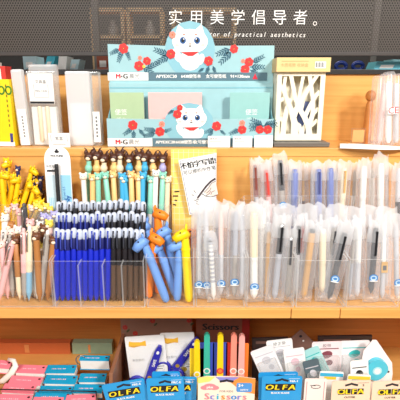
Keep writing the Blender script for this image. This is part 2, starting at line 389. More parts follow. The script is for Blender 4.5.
def topper(b, kind, c, r, col):
    """animal head: ball, muzzle, two ears, eyes, in the pen's local frame (front is -y)"""
    x, y, z = c; b.ell(c, (r, r * .9, r * .95), col); b.ell((x, y - r * .75, z - r * .3), (r * .5, r * .4, r * .38), M('muzzle_cream', (246, 226, 196)) if kind != 'plain' else col, 8, 6)
    for sx in (-1, 1):
        b.ell((x + sx * r * .7, y, z + r * .85), (r * .36, r * .22, r * .55 if kind == 'deer' else r * .36), col, 8, 6)
        b.ell((x + sx * r * .36, y - r * .82, z + r * .18), (r * .12,) * 3, INK, 6, 4)
    if kind == 'deer':
        for sx in (-1, 1): b.tube([(x + sx * r * .3, y, z + r * .8), (x + sx * r * .6, y, z + r * 1.5), (x + sx * r * 1.0, y, z + r * 1.8)], [r * .18, r * .15, r * .08], M('antler', (70, 40, 28), .6), 6)
def animal_pen(name, lab, base, tip, col, headcol, grp=None, kind='bear', r=.0042, hr=.0068, lower=None, head=True, clip=None, cat='pen', tipmat=None):
    t = thing(name, lab, cat, base, tip, grp, R.uniform(-.35, .35)); L = (Vector(tip) - Vector(base)).length
    e = L - hr * 1.6 if head else L
    b = MB()
    if lower: b.lathe(barrel_prof(e * .42, r * .92), lower); b.lathe([(r, e * .42), (r * 1.04, e * .45), (r, e - .002), (r * .7, e)], col)
    else: b.lathe(barrel_prof(e, r), col)
    b.build('barrel', t)
    if head: b = MB(); topper(b, kind, (0, 0, L - hr), hr, headcol); b.build('animal_head', t)
    else: b = MB(); b.lathe([(r * .55, L - .001), (r * .55, L + .005), (r * .3, L + .0065)], headcol); b.build('push_button', t)
    if clip: b = MB(); b.tube([(0, -r, e - .002), (0, -r - .0025, e - .005), (0, -r - .002, e - .034)], .0013, clip, 6); b.build('clip', t)
    b = MB(); b.lathe([(.0004, -.0008), (.0014, .003), (.0018, .006)], METAL, 8); b.build('tip', t)
    return t
COL = {k: M('pen_' + k, v, .4) for k, v in dict(brown=(178, 118, 62), pink=(238, 186, 184), grey=(168, 160, 152), white=(240, 238, 232), cream=(238, 222, 190), paleblue=(140, 190, 220), darkgrey=(78, 78, 82), coffee=(110, 66, 40), yellow=(250, 204, 20), lemon=(240, 214, 90), mint=(140, 212, 190), peach=(248, 200, 130), orange=(250, 140, 30), sky=(70, 176, 224), lilac=(176, 172, 220), deer=(82, 46, 32), navy=(40, 44, 96), blush=(244, 206, 196), periwinkle=(116, 128, 182), tan=(206, 160, 100)).items()}
# front box of animal pens: (bottom px, top px, top row, Y, body, head, lower, label)
for pb, pt, py, Y, c, h, lo, hd, lab in (
    (-1, 12, 244, .016, 'pink', 'pink', None, 0, 'plain pink pen slanting across the corner nearest the frame edge'),
    (8, 1, 240, .026, 'pink', 'blush', None, 1, 'pale pink pen leaning behind the slanted pink pen'),
    (13, 10, 238, .030, 'grey', 'grey', None, 0, 'thin grey pen between the slanted pink pen and the first brown pen'),
    (20, 15.5, 236, .022, 'brown', 'coffee', 'cream', 1, 'first brown pen with a dark bear head, beside the thin grey pen'),
    (25, 23.5, 232, .018, 'pink', 'pink', 'grey', 0, 'straight pink pen between the first brown pen and the cream pen'),
    (29, 29.5, 230, .018, 'cream', 'white', 'paleblue', 0, 'cream pen with a pale blue lower half'),
    (35, 33.5, 226, .030, 'white', 'cream', None, 1, 'white animal pen behind the cream and blue pen'),
    (40, 36, 232, .016, 'brown', 'coffee', None, 1, 'brown bear pen between the cream pen and the leaning grey pen'),
    (41.5, 47.5, 234, .020, 'grey', 'white', None, 0, 'thick grey pen leaning against the last brown pen'),
    (47.5, 54, 236, .018, 'brown', 'coffee', None, 1, 'brown bear pen leaning towards the blue gel pens'),
    (16, 18, 226, .050, 'brown', 'white', None, 1, 'brown pen topped with a white mouse head'),
    (10, 11, 221, .055, 'brown', 'brown', None, 1, 'pen topped with a brown bear head beside the white mouse head'),
    (28, 24, 207, .050, 'darkgrey', 'darkgrey', None, 0, 'charcoal pen tilted behind the pink and brown pens'),
    (4, 5, 214, .052, 'white', 'white', 'navy', 1, 'white pen with a navy lower half behind the pink pens'),
    (36, 40, 221, .056, 'cream', 'white', None, 1, 'cream pen topped with a pale head behind the brown bear pen'),
    (22, 20, 208, .062, 'pink', 'pink', None, 1, 'pink topped pen beside the charcoal pen'),
    (2, 4, 230, .036, 'white', 'white', None, 0, 'plain white pen deep between the crossed pink pens'),
    (17, 11, 228, .044, 'cream', 'blush', None, 1, 'cream pen with a blush head deep behind the first brown pen'),
    (32, 30, 219, .046, 'grey', 'pink', None, 1, 'grey pen with a pink head behind the cream and blue pen'),
    (45, 44, 224, .044, 'coffee', 'coffee', None, 1, 'dark coffee pen deep behind the thick grey pen'),
    (52, 49, 220, .048, 'blush', 'lemon', None, 1, 'blush pen with a lemon head beside the gel pen box'),
    (27, 34, 240, .028, 'darkgrey', 'darkgrey', None, 0, 'thin charcoal pen crossing behind the cream and blue pen'),
    (37, 43, 243, .026, 'white', 'lemon', None, 1, 'white pen with a lemon head between the last brown pens')):
    yo = .012 if Y < .04 else .008; zf = ZC + .003 if Y < .038 else ZC + .0155
    animal_pen('animal_pen', lab, B(pb, Y, zf), P(pt, py, Y + yo), COL[c], COL[h], 'animal pens in the corner box', 'bear', r=.0051, hr=.0074, lower=COL[lo] if lo else None, head=bool(hd), clip=METAL if not hd else None)
for i, (px, py, c) in enumerate(((7, 207, 'blush'), (15, 204, 'pink'), (31, 205, 'blush'), (36, 203, 'lemon'), (41, 205, 'lemon'), (46, 203, 'lemon'), (51, 206, 'lemon'), (44, 213, 'lilac'), (50, 215, 'lilac'), (54, 211, 'lilac'))):
    Y = .090 if i < 7 else .062
    animal_pen('animal_pen', f'{ORD[i]} of the pale headed clear pens rising behind the brown pens', B(px, Y, ZC + (.0275 if i < 7 else .0155)), P(px + R.uniform(-1, 1), py, Y + .004), CLEARCASE, COL[c], 'pale headed pens behind the brown pens', 'bear', hr=.0062)
# yellow animal pens on the raised step
yl = [(8, 1, 172), (14, -2, 188), (1, 9, 161), (4, 14, 174), (20, 7, 170), (10, 19, 177), (8, 25, 190), (12, 31, 180), (14, 33, 167), (22, 35, 186), (26, 10, 197), (-2, 17, 199), (20, 39, 195), (24, 43, 200), (16, 2, 203)]
for i, (pb, pt, py) in enumerate(yl):
    Y = YB + .012 + .044 * ((i * 7) % 15) / 15; base = B(pb, Y, ZB + .003); tip = P(pt, py, Y + .004)
    t = thing('animal_pen', f'{ORD[i]} of the jumbled bright yellow giraffe pens beside the white arched card', 'pen', base, tip, 'yellow giraffe pens on the step', R.uniform(-1.5, 1.5)); L = (tip - base).length
    yel = COL['yellow']
    b = MB(); b.lathe([(.001, 0), (.004, .010), (.0046, .02), (.0046, L * .7), (.0040, L - .006), (.002, L)], yel); b.build('barrel', t)
    b = MB(); b.tube([(0, .003, L - .010), (0, -.004, L - .006), (0, -.014, L - .010)], [.005, .0062, .004], yel, 8)
    for sx in (-1, 1): b.ell((sx * .0048, .001, L - .001), (.0018, .0014, .004), yel, 6, 5); b.ell((sx * .0042, -.006, L - .003), (.0011,) * 3, INK, 6, 4)
    b.build('giraffe_head', t)
for i, (pb, pt, py, c, lab) in enumerate(((31, 34, 173, 'navy', 'tallest navy pen between the yellow pens and the white arched card'), (35, 38, 179, 'deer', 'dark brown pen beside the tallest navy pen'), (39, 41, 176, 'navy', 'navy pen touching the white arched card'), (36, 34, 188, 'darkgrey', 'charcoal pen low behind the yellow pens'), (41, 43, 190, 'deer', 'short dark brown pen below the navy pen by the white card'), (14, 6, 158, 'darkgrey', 'thin charcoal pen poking above the yellow pens'), (18, 18, 166, 'navy', 'thin navy pen poking up among the yellow pens'))):
    Y = YB + .05; animal_pen('animal_pen', lab, B(pb, Y, ZB + .003), P(pt, py, Y + .006), COL[c], COL['yellow' if i % 2 else c], 'dark pens among the yellow pens', hr=.0055, r=.0036)
# deer topped pens
dc = ['mint', 'peach', 'cream', 'peach', 'cream', 'sky', 'peach', 'sky', 'peach', 'lilac']
for i in range(10):
    px = 87 + i * 8.4 + R.uniform(-1, 1); Y = YB + .046
    t = animal_pen('deer_pen', f'{ORD[i]} pen of the back row with a dark brown antlered head, from the arched card', B(px, Y, ZB + .003), P(px + R.uniform(-1.5, 1.5), 151.5 + R.uniform(-1, 3), Y + .008), COL[dc[i]], COL['deer'], 'antlered pens on the step', 'deer', r=.0045, hr=.0090)
    b = MB(); L = (P(px, 153, Y + .008) - B(px, Y, ZB)).length - .027; b.ell((0, -.001, L - .004), (.0072, .0066, .0085), COL[dc[i]], 10, 6); b.build('animal_body', t)
for i, (pb, pt, py, c, lo) in enumerate(((87, 83, 173, 'white', None), (92.5, 92.5, 174, 'peach', None), (99, 98, 173, 'mint', None), (112, 105, 172, 'mint', 'white'), (117, 113, 171, 'peach', 'white'), (123.5, 122, 173, 'sky', None), (130, 124, 176, 'sky', None), (133, 131, 171, 'peach', 'white'), (140, 138, 174, 'peach', 'white'), (142, 143, 172, 'sky', None), (149, 151, 176, 'mint', 'white'), (154, 156, 170, 'white', 'lilac'), (160, 163, 172, 'mint', 'white'), (166, 168, 176, 'cream', None))):
    Y = YB + .020
    animal_pen('bear_pen', f'{ORD[i]} of the round headed pastel pens in front of the antlered ones, {c} coloured', B(pb, Y, ZB + .003), P(pt, py, Y + .012), COL[c], COL[c], 'round headed pastel pens on the step', 'bear', r=.0047, hr=.0072, lower=COL['white'] if lo == 'white' else COL[lo] if lo else None)
# fat snouted pens
def snout_pen(lab, pb, pbr, pt, py, Y, c, side):
    zf = ZC + .003; base = P(pb, pbr, Y) if pbr else B(pb, Y, zf); tip = P(pt, py, Y + .012)
    t = thing('snouted_pen', lab, 'pen', base, tip, 'snouted rubber pens'); L = (tip - base).length; r = .0070; m = c
    b = MB(); b.lathe([(r * .3, 0), (r * .8, .003), (r * .95, .010), (r, .02), (r, L - .025), (r * .9, L - .014), (r * .8, L - .005)], m, 14); b.build('barrel', t)
    b = MB(); b.tube([(-side * .004, 0, L - .008), (0, -.001, L - .002), (side * .010, -.004, L - .006), (side * .017, -.005, L - .011)], [.0066, .0094, .0080, .0064], m, 10)
    for sy in (-1, 1): b.ell((-side * .003, sy * .006, L + .007), (.0022, .0018, .005), m, 8, 6); b.ell((side * .006, sy * .0078 - .003, L + .0015), (.0014,) * 3, INK, 6, 4)
    b.build('animal_head', t)
    b = MB(); b.lathe([(r * 1.06, L - .030), (r * 1.12, L - .028), (r * 1.06, L - .026)], m, 14); b.build('neck_ring', t)
SB, SO, SY = M('rubber_blue', (112, 158, 226), .45), M('rubber_orange', (252, 132, 24), .45), M('rubber_yellow', (250, 214, 10), .4)
snout_pen('blue snouted pen slanting from the gel pens to the box floor', 167, None, 143, 240, .014, SB, -1)
snout_pen('yellow snouted pen, the only yellow one in its box', 189, None, 184.5, 232, .014, SY, -1)
snout_pen('upright blue snouted pen next to the yellow one', 177, None, 180, 243, .018, SB, -1)
snout_pen('blue snouted pen leaning between the two orange pens and the upright blue one', 176, None, 158, 245, .034, SB, -1)
snout_pen('blue snouted pen set back and tilted, seen between other blue pens', 178, None, 166, 229, .048, SB, -1)
snout_pen('orange snouted pen with its foot nearest the gel pens', 149, None, 153, 236, .030, SO, 1)
snout_pen('orange snouted pen, second by its foot from the gel pens', 158, None, 155, 246, .044, SO, -1)
snout_pen('tall orange pen with its head above all the blue snouted pens', 163, None, 157, 212, .070, SO, 1)
snout_pen('orange snouted pen behind the yellow one', 190, None, 194, 231, .050, SO, -1)
snout_pen('blue snouted pen hidden behind the orange one beside the gel pens', 152, None, 146, 224, .062, SB, -1)

# ------------------------------------------------------------------ sleeved pens
def sleeve_mesh(L, w, seed):
    rr = random.Random(seed); n = 18; H = 13; v = []; f = []
    ph = [rr.uniform(0, 6.3) for _ in range(4)]
    for j in range(H):
        s = j / (H - 1); z = L * s
        dep = .0058 * (1 - .75 * max(0, (s - .82) / .18)) * (0.35 + .65 * min(1, s * 8)); ww = w / 2 * (1 + .03 * math.sin(9 * s + ph[0]))
        top = max(0, (s - .75) / .25)
        for k in range(n):
            a = 2 * math.pi * k / n; x = ww * math.copysign(abs(math.cos(a)) ** .8, math.cos(a)); y = dep * math.sin(a)
            y += .0016 * top * math.sin(3.1 * x / w * 6 + ph[1]) + .0006 * math.sin(7 * s + 5 * x / w + ph[2])
            zz = z + (top ** 2) * (.0035 * math.sin(x / w * 7 + ph[3]) + .002 * math.sin(x / w * 19 + ph[1]) - .0035 * (2 * abs(x) / w) ** 3 + .0022 * math.sin(x / w * 27 + ph[0])); x *= 1 - .03 * top ** 2
            v.append((x + .0006 * math.sin(20 * s + ph[k % 4]), y, zz))
    for j in range(H - 1):
        for k in range(n): f.append((j * n + k, j * n + (k + 1) % n, (j + 1) * n + (k + 1) % n, (j + 1) * n + k))
    f.append(tuple(range(n))[::-1])
    b = MB(); cut = 9 * n
    b.add(v, [q for q in f if max(q) < 10 * n], SLV, True); b.add(v, [q for q in f if max(q) >= 10 * n], SLVT, True)
    return b.mesh('sleeve')
_sl = {}
def sleeve(L, w):
    k = (round(L * 200), round(w * 500), R.randint(0, 2))
    if k not in _sl: _sl[k] = sleeve_mesh(L, w, hash(k) % 1000)
    return _sl[k]
BLUEST = M('sticker_blue', (52, 130, 200), .4)
def sleeved(lab, pb, pt, py, Y, zf, top_col, low_col, grp, clip=None, sticker=None, w=.021, penlow=0.0, split=.5, spy=None, cap=None, ro=.0042, sl=True, xo=0.0, tag=None):
    """a pen (crown at pixel row py) inside its clear plastic sleeve"""
    w *= 1.16; base = B(pb, Y, zf); tip = P(pt, py, Y + .010)
    t = thing('sleeved_pen', lab, 'pen', base, tip, grp); L = (tip - base).length
    ex = R.uniform(.013, .017)
    sv_ = ob('sleeve', sleeve(L + ex, w), t)
    if top_col:
        z0 = .004 + penlow
        b = MB(); T = Matrix.Translation((xo, 0, z0)); l = L - z0
        b.lathe(barrel_prof(l * split, ro, .007), low_col or top_col, T=T); b.lathe([(ro, l * split), (ro * 1.03, l * split + .002), (ro * 1.03, l - .008), (ro * .9, l - .006)], top_col, T=T); b.build('barrel', t)
        b = MB(); b.lathe([(ro * .8, l - .008), (ro * .85, l - .001), (ro * .6, l)], cap or top_col, T=T); b.build('push_button', t)
        if 'patterned' in lab:
            b = MB()
            for k in range(11): b.lathe([(ro * 1.02, .03 + k * .007), (ro * 1.05, .031 + k * .007), (ro * 1.05, .033 + k * .007), (ro * 1.02, .034 + k * .007)], GHOST2, T=T)
            b.build('printed_bands', t)
        if clip: b = MB(); b.box((xo, -ro - .0018, L - .024), (.0034, .0012, .040), clip, .0004); b.box((xo, -ro - .0006, L - .006), (.0034, .003, .003), clip, .0003); b.build('clip', t)
    if sticker is not None:
        b = MB(); z = sticker; b.disc(0, z, .0072, .0062, -.0066, BLUEST); b.disc(0, z, .0050, .0042, -.00665, M('sticker_pale', (206, 228, 242))); b.disc(0, z + .0003, .0034, .0022, -.0067, BLUEST)
        b.disc(0, z - .0050, .0072, .0010, -.0068, WHITE); b.build('sticker', sv_)
    if tag: b = MB(); b.box((0, -.0066, tag), (.010, .0006, .018), M('kraft', (214, 176, 124)), 0); b.rect(-.003, .003, tag - .005, tag + .003, -.0070, GREYINK); b.build('paper_tag', sv_)
    return t
FR, BK = .022, .060
WP = COL['white']; DG = M('pen_graphite', (70, 70, 74), .35); BKP = BLACK; GREY = COL['grey']; RED = M('pen_red', (206, 66, 56), .35); PER = COL['periwinkle']; RB = M('pen_redbrown', (130, 62, 50), .4)
F4, F5, F6, F7 = 'sleeved pens beside the snouted pens', 'sleeved pens around the black clipped pen', 'sleeved pens around the tan wooden pen', 'sleeved pens around the kraft tag'
GHOST = M('pen_pale', (206, 206, 210), .4); GHOST2 = M('pen_palegrey', (178, 180, 188), .4)
for a in (
    # box beside the snouted pens
    ('white patterned pen with a black button, in a sleeve beside the blue stickers', 214, 210.5, 241, .015, ZC + .003, WP, WP, F4, None, None, .020, 0, .5, BKP),
    ('pale sleeved pen with a blue sticker, closest to the yellow snouted pen', 199, 199, 214, .028, ZC + .003, GHOST, GHOST, F4, None, .026, .022, 0, .5, None),
    ('pale sleeved pen with a blue sticker beside the white patterned pen', 207, 206, 210, .026, ZC + .003, GHOST, GHOST2, F4, None, .026, .022, 0, .5, None),
    ('blush sleeved pen with a blue sticker in the middle of its box', 221, 221, 211, .030, ZC + .003, COL['blush'], GHOST, F4, None, .027, .022, 0, .5, None),
    ('grey sleeved pen with the highest blue sticker in its box', 234, 236, 211, .024, ZC + .003, GHOST2, GREY, F4, None, .032, .022, 0, .5, None),
    ('pale sleeved pen against the box wall next to the cream sleeved pen', 242, 243, 214, .024, ZC + .003, GHOST, GHOST, F4, None, None, .018, 0, .5, None),
    # back of it
    ('empty looking frosted sleeve rising behind the white patterned pen', 203, 205, 214, BK, ZC + .003, GHOST, GHOST, F4, None, None, .033, 0, .5, None),
    ('frosted sleeve rising behind the middle of the blue stickered pens', 217, 218, 210, BK + .01, ZC + .003, GHOST2, GHOST, F4, None, None, .033, 0, .5, None),
    ('frosted sleeve rising behind the grey stickered pen', 232, 233, 211, BK, ZC + .003, GHOST2, GHOST, F4, None, None, .033, 0, .5, None),
    # box with the cream pen
    ('cream pen with a white lower half and blue outline sticker in a wide sleeve', 254, 254, 212, .016, ZC + .003, COL['cream'], WP, F5, None, .028, .025, 0, .5, None, .0062),
    ('white sleeved pen between the cream pen and the brown pencil', 262, 263, 208, .034, ZC + .003, WP, WP, F5, None, None, .020, 0, .5, None, .0050),
    ('bare light brown pen between the cream pen and the black clipped pen', 266, 269, 232, .022, ZC + .003, COL['tan'], COL['tan'], F5, None, None, .014, 0, .5, None, .0036),
    ('pale grey pen with a long black clip leaning in a wide sleeve', 274, 282, 224, .014, ZC + .003, BKP, GHOST2, F5, BKP, None, .026, 0, .62, METAL, .0050),
    ('taupe grey pen with a metal button beside the black clipped pen', 287, 291, 237, .018, ZC + .003, GREY, GREY, F5, DG, None, .016, 0, .5, METAL, .0052),
    ('black topped pen standing at the corner by the red pen', 296, 299, 226, .028, ZC + .003, DG, GHOST, F5, BKP, None, .016, 0, .6, BKP, .0036),
    ('frosted sleeve standing behind the cream sleeved pen', 252, 253, 213, BK, ZC + .003, GHOST, GHOST, F5, None, None, .033, 0, .5, None),
    ('frosted sleeve standing behind the brown pencil and black clipped pen', 268, 268, 212, BK + .008, ZC + .003, GHOST, GHOST, F5, None, None, .033, 0, .5, None),
    ('frosted sleeve standing behind the taupe grey pen', 284, 284, 213, BK, ZC + .003, GHOST, GHOST, F5, None, None, .033, 0, .5, None),
    # box with the tan pen
    ('slim red sleeved pen behind the tan wooden pen', 299, 303, 226, .034, ZC + .003, RED, GHOST, F6, RED, None, .016, 0, .62, None, .0034),
    ('tan wooden sleeved pen with a black metal button, leaning', 303, 312.5, 229, .016, ZC + .003, COL['tan'], COL['tan'], F6, None, None, .022, 0, .5, DG, .0052),
    ('cream clicker pen upright in its sleeve beside the tan wooden pen', 322, 323, 229, .018, ZC + .003, COL['cream'], COL['cream'], F6, None, None, .021, 0.01, .5, WP, .0052),
    ('dark grey pen with a black clip and blue sticker, leaning in its sleeve', 328, 345, 233, .015, ZC + .003, DG, DG, F6, BKP, .042, .024, 0, .5, None, .0048),
    ('grey sleeved pen leaning beside the dark grey stickered pen', 325, 335, 228, .030, ZC + .003, GREY, GHOST2, F6, DG, None, .022, 0, .5, None, .0046),
    ('frosted sleeve standing behind the tan wooden pen', 305, 306, 213, BK, ZC + .003, GHOST, GHOST, F6, None, None, .033, 0, .5, None),
    ('frosted sleeve standing behind the cream clicker pen', 320, 321, 214, BK + .008, ZC + .003, GHOST, GHOST, F6, None, None, .033, 0, .5, None),
    ('frosted sleeve standing behind the dark grey stickered pen', 336, 336, 215, BK, ZC + .003, GHOST, GHOST, F6, None, None, .033, 0, .5, None),
    # box with the kraft tag
    ('slim dark pen in a frosted sleeve at the box wall by the dark grey pen', 349, 355, 228, .022, ZC + .003, GREY, GHOST2, F7, None, None, .018, 0, .5, None, .0024),
    ('clear white pen in a frosted sleeve beside the slim dark pen', 357, 359, 226, .024, ZC + .003, WP, GHOST, F7, None, None, .021, 0, .5, None, .0046),
    ('dark graphite pen with a black clip and blue sticker, upright in its sleeve', 370, 376, 228, .015, ZC + .003, DG, DG, F7, BKP, .043, .022, .01, .5, BKP, .0046),
    ('white sleeved pen carrying the small kraft paper tag', 382, 384, 222, .018, ZC + .003, WP, GHOST, F7, None, None, .024, 0, .5, None, .0040),
    ('pale sleeved pen with a blue sticker beside the kraft tagged one', 397, 396, 224, .018, ZC + .003, GHOST, GHOST, F7, None, .034, .022, 0, .5, None),
    ('frosted sleeve standing behind the slim dark pen', 354, 354, 215, BK, ZC + .003, GHOST, GHOST, F7, None, None, .033, 0, .5, None),
    ('frosted sleeve standing behind the graphite pen with the blue sticker', 369, 370, 214, BK + .008, ZC + .003, GHOST, GHOST, F7, None, None, .033, 0, .5, None),
    ('frosted sleeve standing behind the kraft tagged pen', 386, 386, 215, BK, ZC + .003, GHOST, GHOST, F7, None, None, .033, 0, .5, None)):
    lab, pb, pt, py, Y, zf, tc_, lc, g, cl, stk, w, pl, sp_, cp = a[:15]; ro = a[15] if len(a) > 15 else .0040
    sleeved(lab, pb, pt, py, Y, zf, tc_, lc, g, cl, stk, w, pl, sp_, None, cp, ro, tag=.060 if 'kraft paper' in lab else None)
# raised step
G1, G2, G3 = 'sleeved red and brown pens on the step', 'sleeved periwinkle pens on the step', 'sleeved white pens on the step'
Y1, Y2 = YB + .018, YB + .044
for a in (
    ('red brown sleeved pen on the step, first one after the notice card', 258, 255, 165, Y1, RB, GHOST2, G1, RB, None, .017, .0040, .55),
    ('red clipped pen with a pink lower half in its sleeve', 272, 266, 170, Y1 - .004, RED, COL['pink'], G1, RED, None, .020, .0046, .6),
    ('grey pen with a tall black clip and blue sticker in its sleeve', 284, 280, 160, Y1, DG, GREY, G1, BKP, .060, .023, .0052, .6),
    ('periwinkle sleeved pen beside the tall black clipped pen', 293.5, 295, 169, Y1, PER, PER, G1, None, None, .022, .0064, .5),
    ('tan sleeved pen between the periwinkle pens', 304, 303, 171, Y2, COL['tan'], COL['deer'], G2, None, None, .016, .0030, .5),
    ('periwinkle sleeved pen with a dark clip', 318.5, 318.5, 169, Y1, PER, PER, G2, M('clip_navy', (70, 76, 130), .4), None, .022, .0064, .5),
    ('plain periwinkle sleeved pen beside the clipped periwinkle one', 330, 330.5, 168, Y1 + .006, PER, PER, G2, None, None, .022, .0064, .5),
    ('cream sleeved pen with a tan clip', 340, 344.5, 168, Y1, COL['cream'], COL['cream'], G2, COL['tan'], None, .022, .0056, .5),
    ('slim grey sleeved pen between the cream pen and the white pens', 352, 355, 170, Y2, GREY, GREY, G3, None, None, .016, .0030, .5),
    ('white sleeved pen nearest the cream clipped pen', 361, 364, 166, Y1, WP, WP, G3, None, None, .022, .0056, .5),
    ('white sleeved pen in the middle of the white pens', 371, 372, 168, Y2, WP, WP, G3, None, None, .022, .0050, .5),
    ('white sleeved pen standing tallest among the white pens', 380, 381, 163, Y1, WP, WP, G3, None, None, .023, .0056, .5),
    ('dark tipped sleeved pen at the end of the step by the frame edge', 397, 399, 168, Y1, GHOST, DG, G3, None, None, .022, .0046, .5),
    ('frosted sleeve behind the red clipped pen', 262, 262, 167, Y2, GHOST, GHOST, G1, None, None, .029, .0030, .5),
    ('frosted sleeve behind the tall black clipped pen', 277, 275, 167, Y2, GHOST, GHOST, G1, None, None, .029, .0030, .5),
    ('frosted sleeve behind the first periwinkle pen', 291, 290, 170, Y2, GHOST, GHOST, G1, None, None, .029, .0030, .5),
    ('frosted sleeve behind the clipped periwinkle pen', 312, 312, 170, Y2, GHOST, GHOST, G2, None, None, .029, .0030, .5),
    ('frosted sleeve behind the cream clipped pen', 336, 336, 170, Y2, GHOST, GHOST, G2, None, None, .029, .0030, .5),
    ('frosted sleeve behind the tallest white pen', 387, 387, 170, Y2, GHOST, GHOST, G3, None, None, .029, .0030, .5)):
    lab, pb, pt, py, Y, tc_, lc, g, cl, stk, w, ro, sp_ = a
    sleeved(lab, pb, pt, py, Y, ZB + .003, tc_, lc, g, cl, stk, w, 0, sp_, None, None, ro)

# ------------------------------------------------------------------ counter display with the cat print
LB = M('pack_lightblue', (158, 200, 206)); LB2 = M('pack_blue_side', (128, 184, 196)); REDF = M('flower_red', (226, 50, 48), .6); TEAL = M('leaf_teal', (44, 92, 112), .6); SLATE = M('band_slate', (86, 118, 132), .6)
YEL = M('flower_core', (250, 214, 90), .6); CREAM = M('pack_white', (244, 244, 240)); PINKF = M('flower_pink', (244, 140, 120), .6); BRED = M('logo_red', (214, 24, 54), .6)
def leafspray(b, x, z, ang, L, y):
    for k in range(5):
        s = (k + .6) / 5; y -= 2e-5; cx, cz = x + L * s * math.cos(ang), z + L * s * math.sin(ang)
        for sd in (-1, 1):
            a = ang + sd * .62; l = L * .19 * (1.15 - .5 * s)
            b.disc(cx + l * math.cos(a), cz + l * math.sin(a), l, l * .27, y, TEAL, a, 10)
    b.add([(x - .0008 * math.sin(ang), y, z + .0008 * math.cos(ang)), (x + .0008 * math.sin(ang), y, z - .0008 * math.cos(ang)), (x + L * 1.02 * math.cos(ang), y, z + L * 1.02 * math.sin(ang))], [(0, 1, 2)], TEAL)
def flower(b, x, z, r, y, m=None):
    m = m or REDF
    for k in range(6): a = k * math.pi / 3 + .3; b.disc(x + r * .55 * math.cos(a), z + r * .55 * math.sin(a), r * .52, r * .52, y - .00002 * k, m, 0, 10)
    b.disc(x, z, r * .6, r * .6, y - .00015, m); b.disc(x, z, r * .24, r * .24, y - .0002, M('flower_heart', (150, 20, 30), .6)); b.disc(x, z, r * .1, r * .1, y - .00025, YEL)
def catprint(b, x, z, s, y):
    W_ = M('cat_white', (250, 248, 244), .6); EY = M('eye_blue', (40, 98, 160), .6)
    BD = M('cat_body', (226, 234, 238), .6); b.disc(x, z - .040 * s, .024 * s, .022 * s, y, BD); b.disc(x - .028 * s, z - .030 * s, .008 * s, .016 * s, y - .0001, W_, .5); b.disc(x + .024 * s, z - .038 * s, .007 * s, .012 * s, y - .0001, W_, -.3)
    for sx in (-1, 1): b.add([(x + sx * .008 * s, y - .0001, z + .020 * s), (x + sx * .033 * s, y - .0001, z + .010 * s), (x + sx * .025 * s, y - .0001, z + .034 * s)], [(0, 1, 2)], W_)
    b.disc(x, z - .001 * s, .039 * s, .0255 * s, y - .0002, W_, 0, 24)
    for sx in (-1, 1):
        b.disc(x + sx * .0155 * s, z + .001 * s, .0068 * s, .0072 * s, y - .0004, EY); b.disc(x + sx * .0155 * s, z + .001 * s, .0036 * s, .0046 * s, y - .0005, INK); b.disc(x + sx * .0135 * s, z + .004 * s, .0014 * s, .0014 * s, y - .0006, W_)
        b.disc(x + sx * .013 * s, z + .013 * s, .0028 * s, .0016 * s, y - .0004, PINKF)
        b.disc(x + sx * .028 * s, z - .009 * s, .0045 * s, .0025 * s, y - .0004, M('cheek', (250, 206, 200), .6))
        for k in range(2): b.add([(x + sx * .026 * s, y - .0005, z - .004 * s - k * .003 * s), (x + sx * .038 * s, y - .0005, z - .003 * s - k * .005 * s), (x + sx * .038 * s, y - .0005, z - .0037 * s - k * .005 * s)], [(0, 1, 2)], GREYINK)
    b.disc(x, z - .006 * s, .0022 * s, .0016 * s, y - .0004, PINKF); b.disc(x, z - .0105 * s, .0035 * s, .0014 * s, y - .0004, INK)
    b.add([(x - .020 * s, y - .0006, z - .023 * s), (x + .020 * s, y - .0006, z - .022 * s), (x + .006 * s, y - .0006, z - .031 * s), (x - .004 * s, y - .0006, z - .031 * s)], [(0, 1, 2, 3)], REDF)
YH, YL = 0.256, 0.196
disp = thing('counter_display', 'pale blue cardboard counter display printed with a white cat and red flowers', 'display box', (X(190, YH, ZA), YH, ZA + .0005))
ox, oz = disp.location.x, disp.location.z
def H(px, py, Y=YH): q = P(px, py, Y); return q.x - ox, q.z - oz
def arc(px, py, rx, ry, Y, a0, a1, n=18):
    return [H(px + rx * math.cos(math.radians(a0 + (a1 - a0) * k / n)), py - ry * math.sin(math.radians(a0 + (a1 - a0) * k / n)), Y) for k in range(n + 1)]
b = MB(); hl, hr_ = H(107.5, 44)[0], H(274.5, 45)[0]
top = [(hr_, 0), (hr_, H(0, 45.5)[1])] + arc(190, 51, 25.5, 25, YH, 12, 168) + [(hl, H(0, 44)[1]), (hl, 0)]
b.plate(top[::-1], 0, .003, LB, None, CREAM)
y = -.0004
leafspray(b, *H(120, 49), math.radians(205), .020, y); leafspray(b, *H(122, 50), math.radians(250), .022, y); leafspray(b, *H(126, 50), math.radians(290), .018, y); flower(b, *H(123.5, 48.5), .0092, y - .0003)
leafspray(b, *H(142, 67), math.radians(330), .026, y); leafspray(b, *H(146, 68), math.radians(20), .026, y); flower(b, *H(139, 66), .0092, y - .0003); flower(b, *H(147, 61), .0075, y - .0006); flower(b, *H(140, 58), .0042, y - .0003, PINKF); flower(b, *H(144, 66.5), .003, y - .0009, YEL)
leafspray(b, *H(169, 55), math.radians(160), .028, y); leafspray(b, *H(170, 56), math.radians(205), .028, y)
cx, cz = H(190, 41); b.disc(cx, cz - .016, .048, .052, y, M('halo_blue', (136, 190, 204))); catprint(b, cx, cz, .88, y - .0004)
flower(b, *H(171, 54), .0085, y - .0018); flower(b, *H(172.5, 35), .0062, y - .0018, PINKF); flower(b, *H(208.5, 61), .0085, y - .0018); leafspray(b, *H(209, 66), math.radians(250), .016, y - .001); leafspray(b, *H(213, 66), math.radians(290), .014, y - .001); leafspray(b, *H(204, 68), math.radians(215), .012, y - .001)
leafspray(b, *H(231, 49), math.radians(200), .028, y); leafspray(b, *H(232, 51), math.radians(225), .030, y); flower(b, *H(234, 49), .0078, y - .0003)
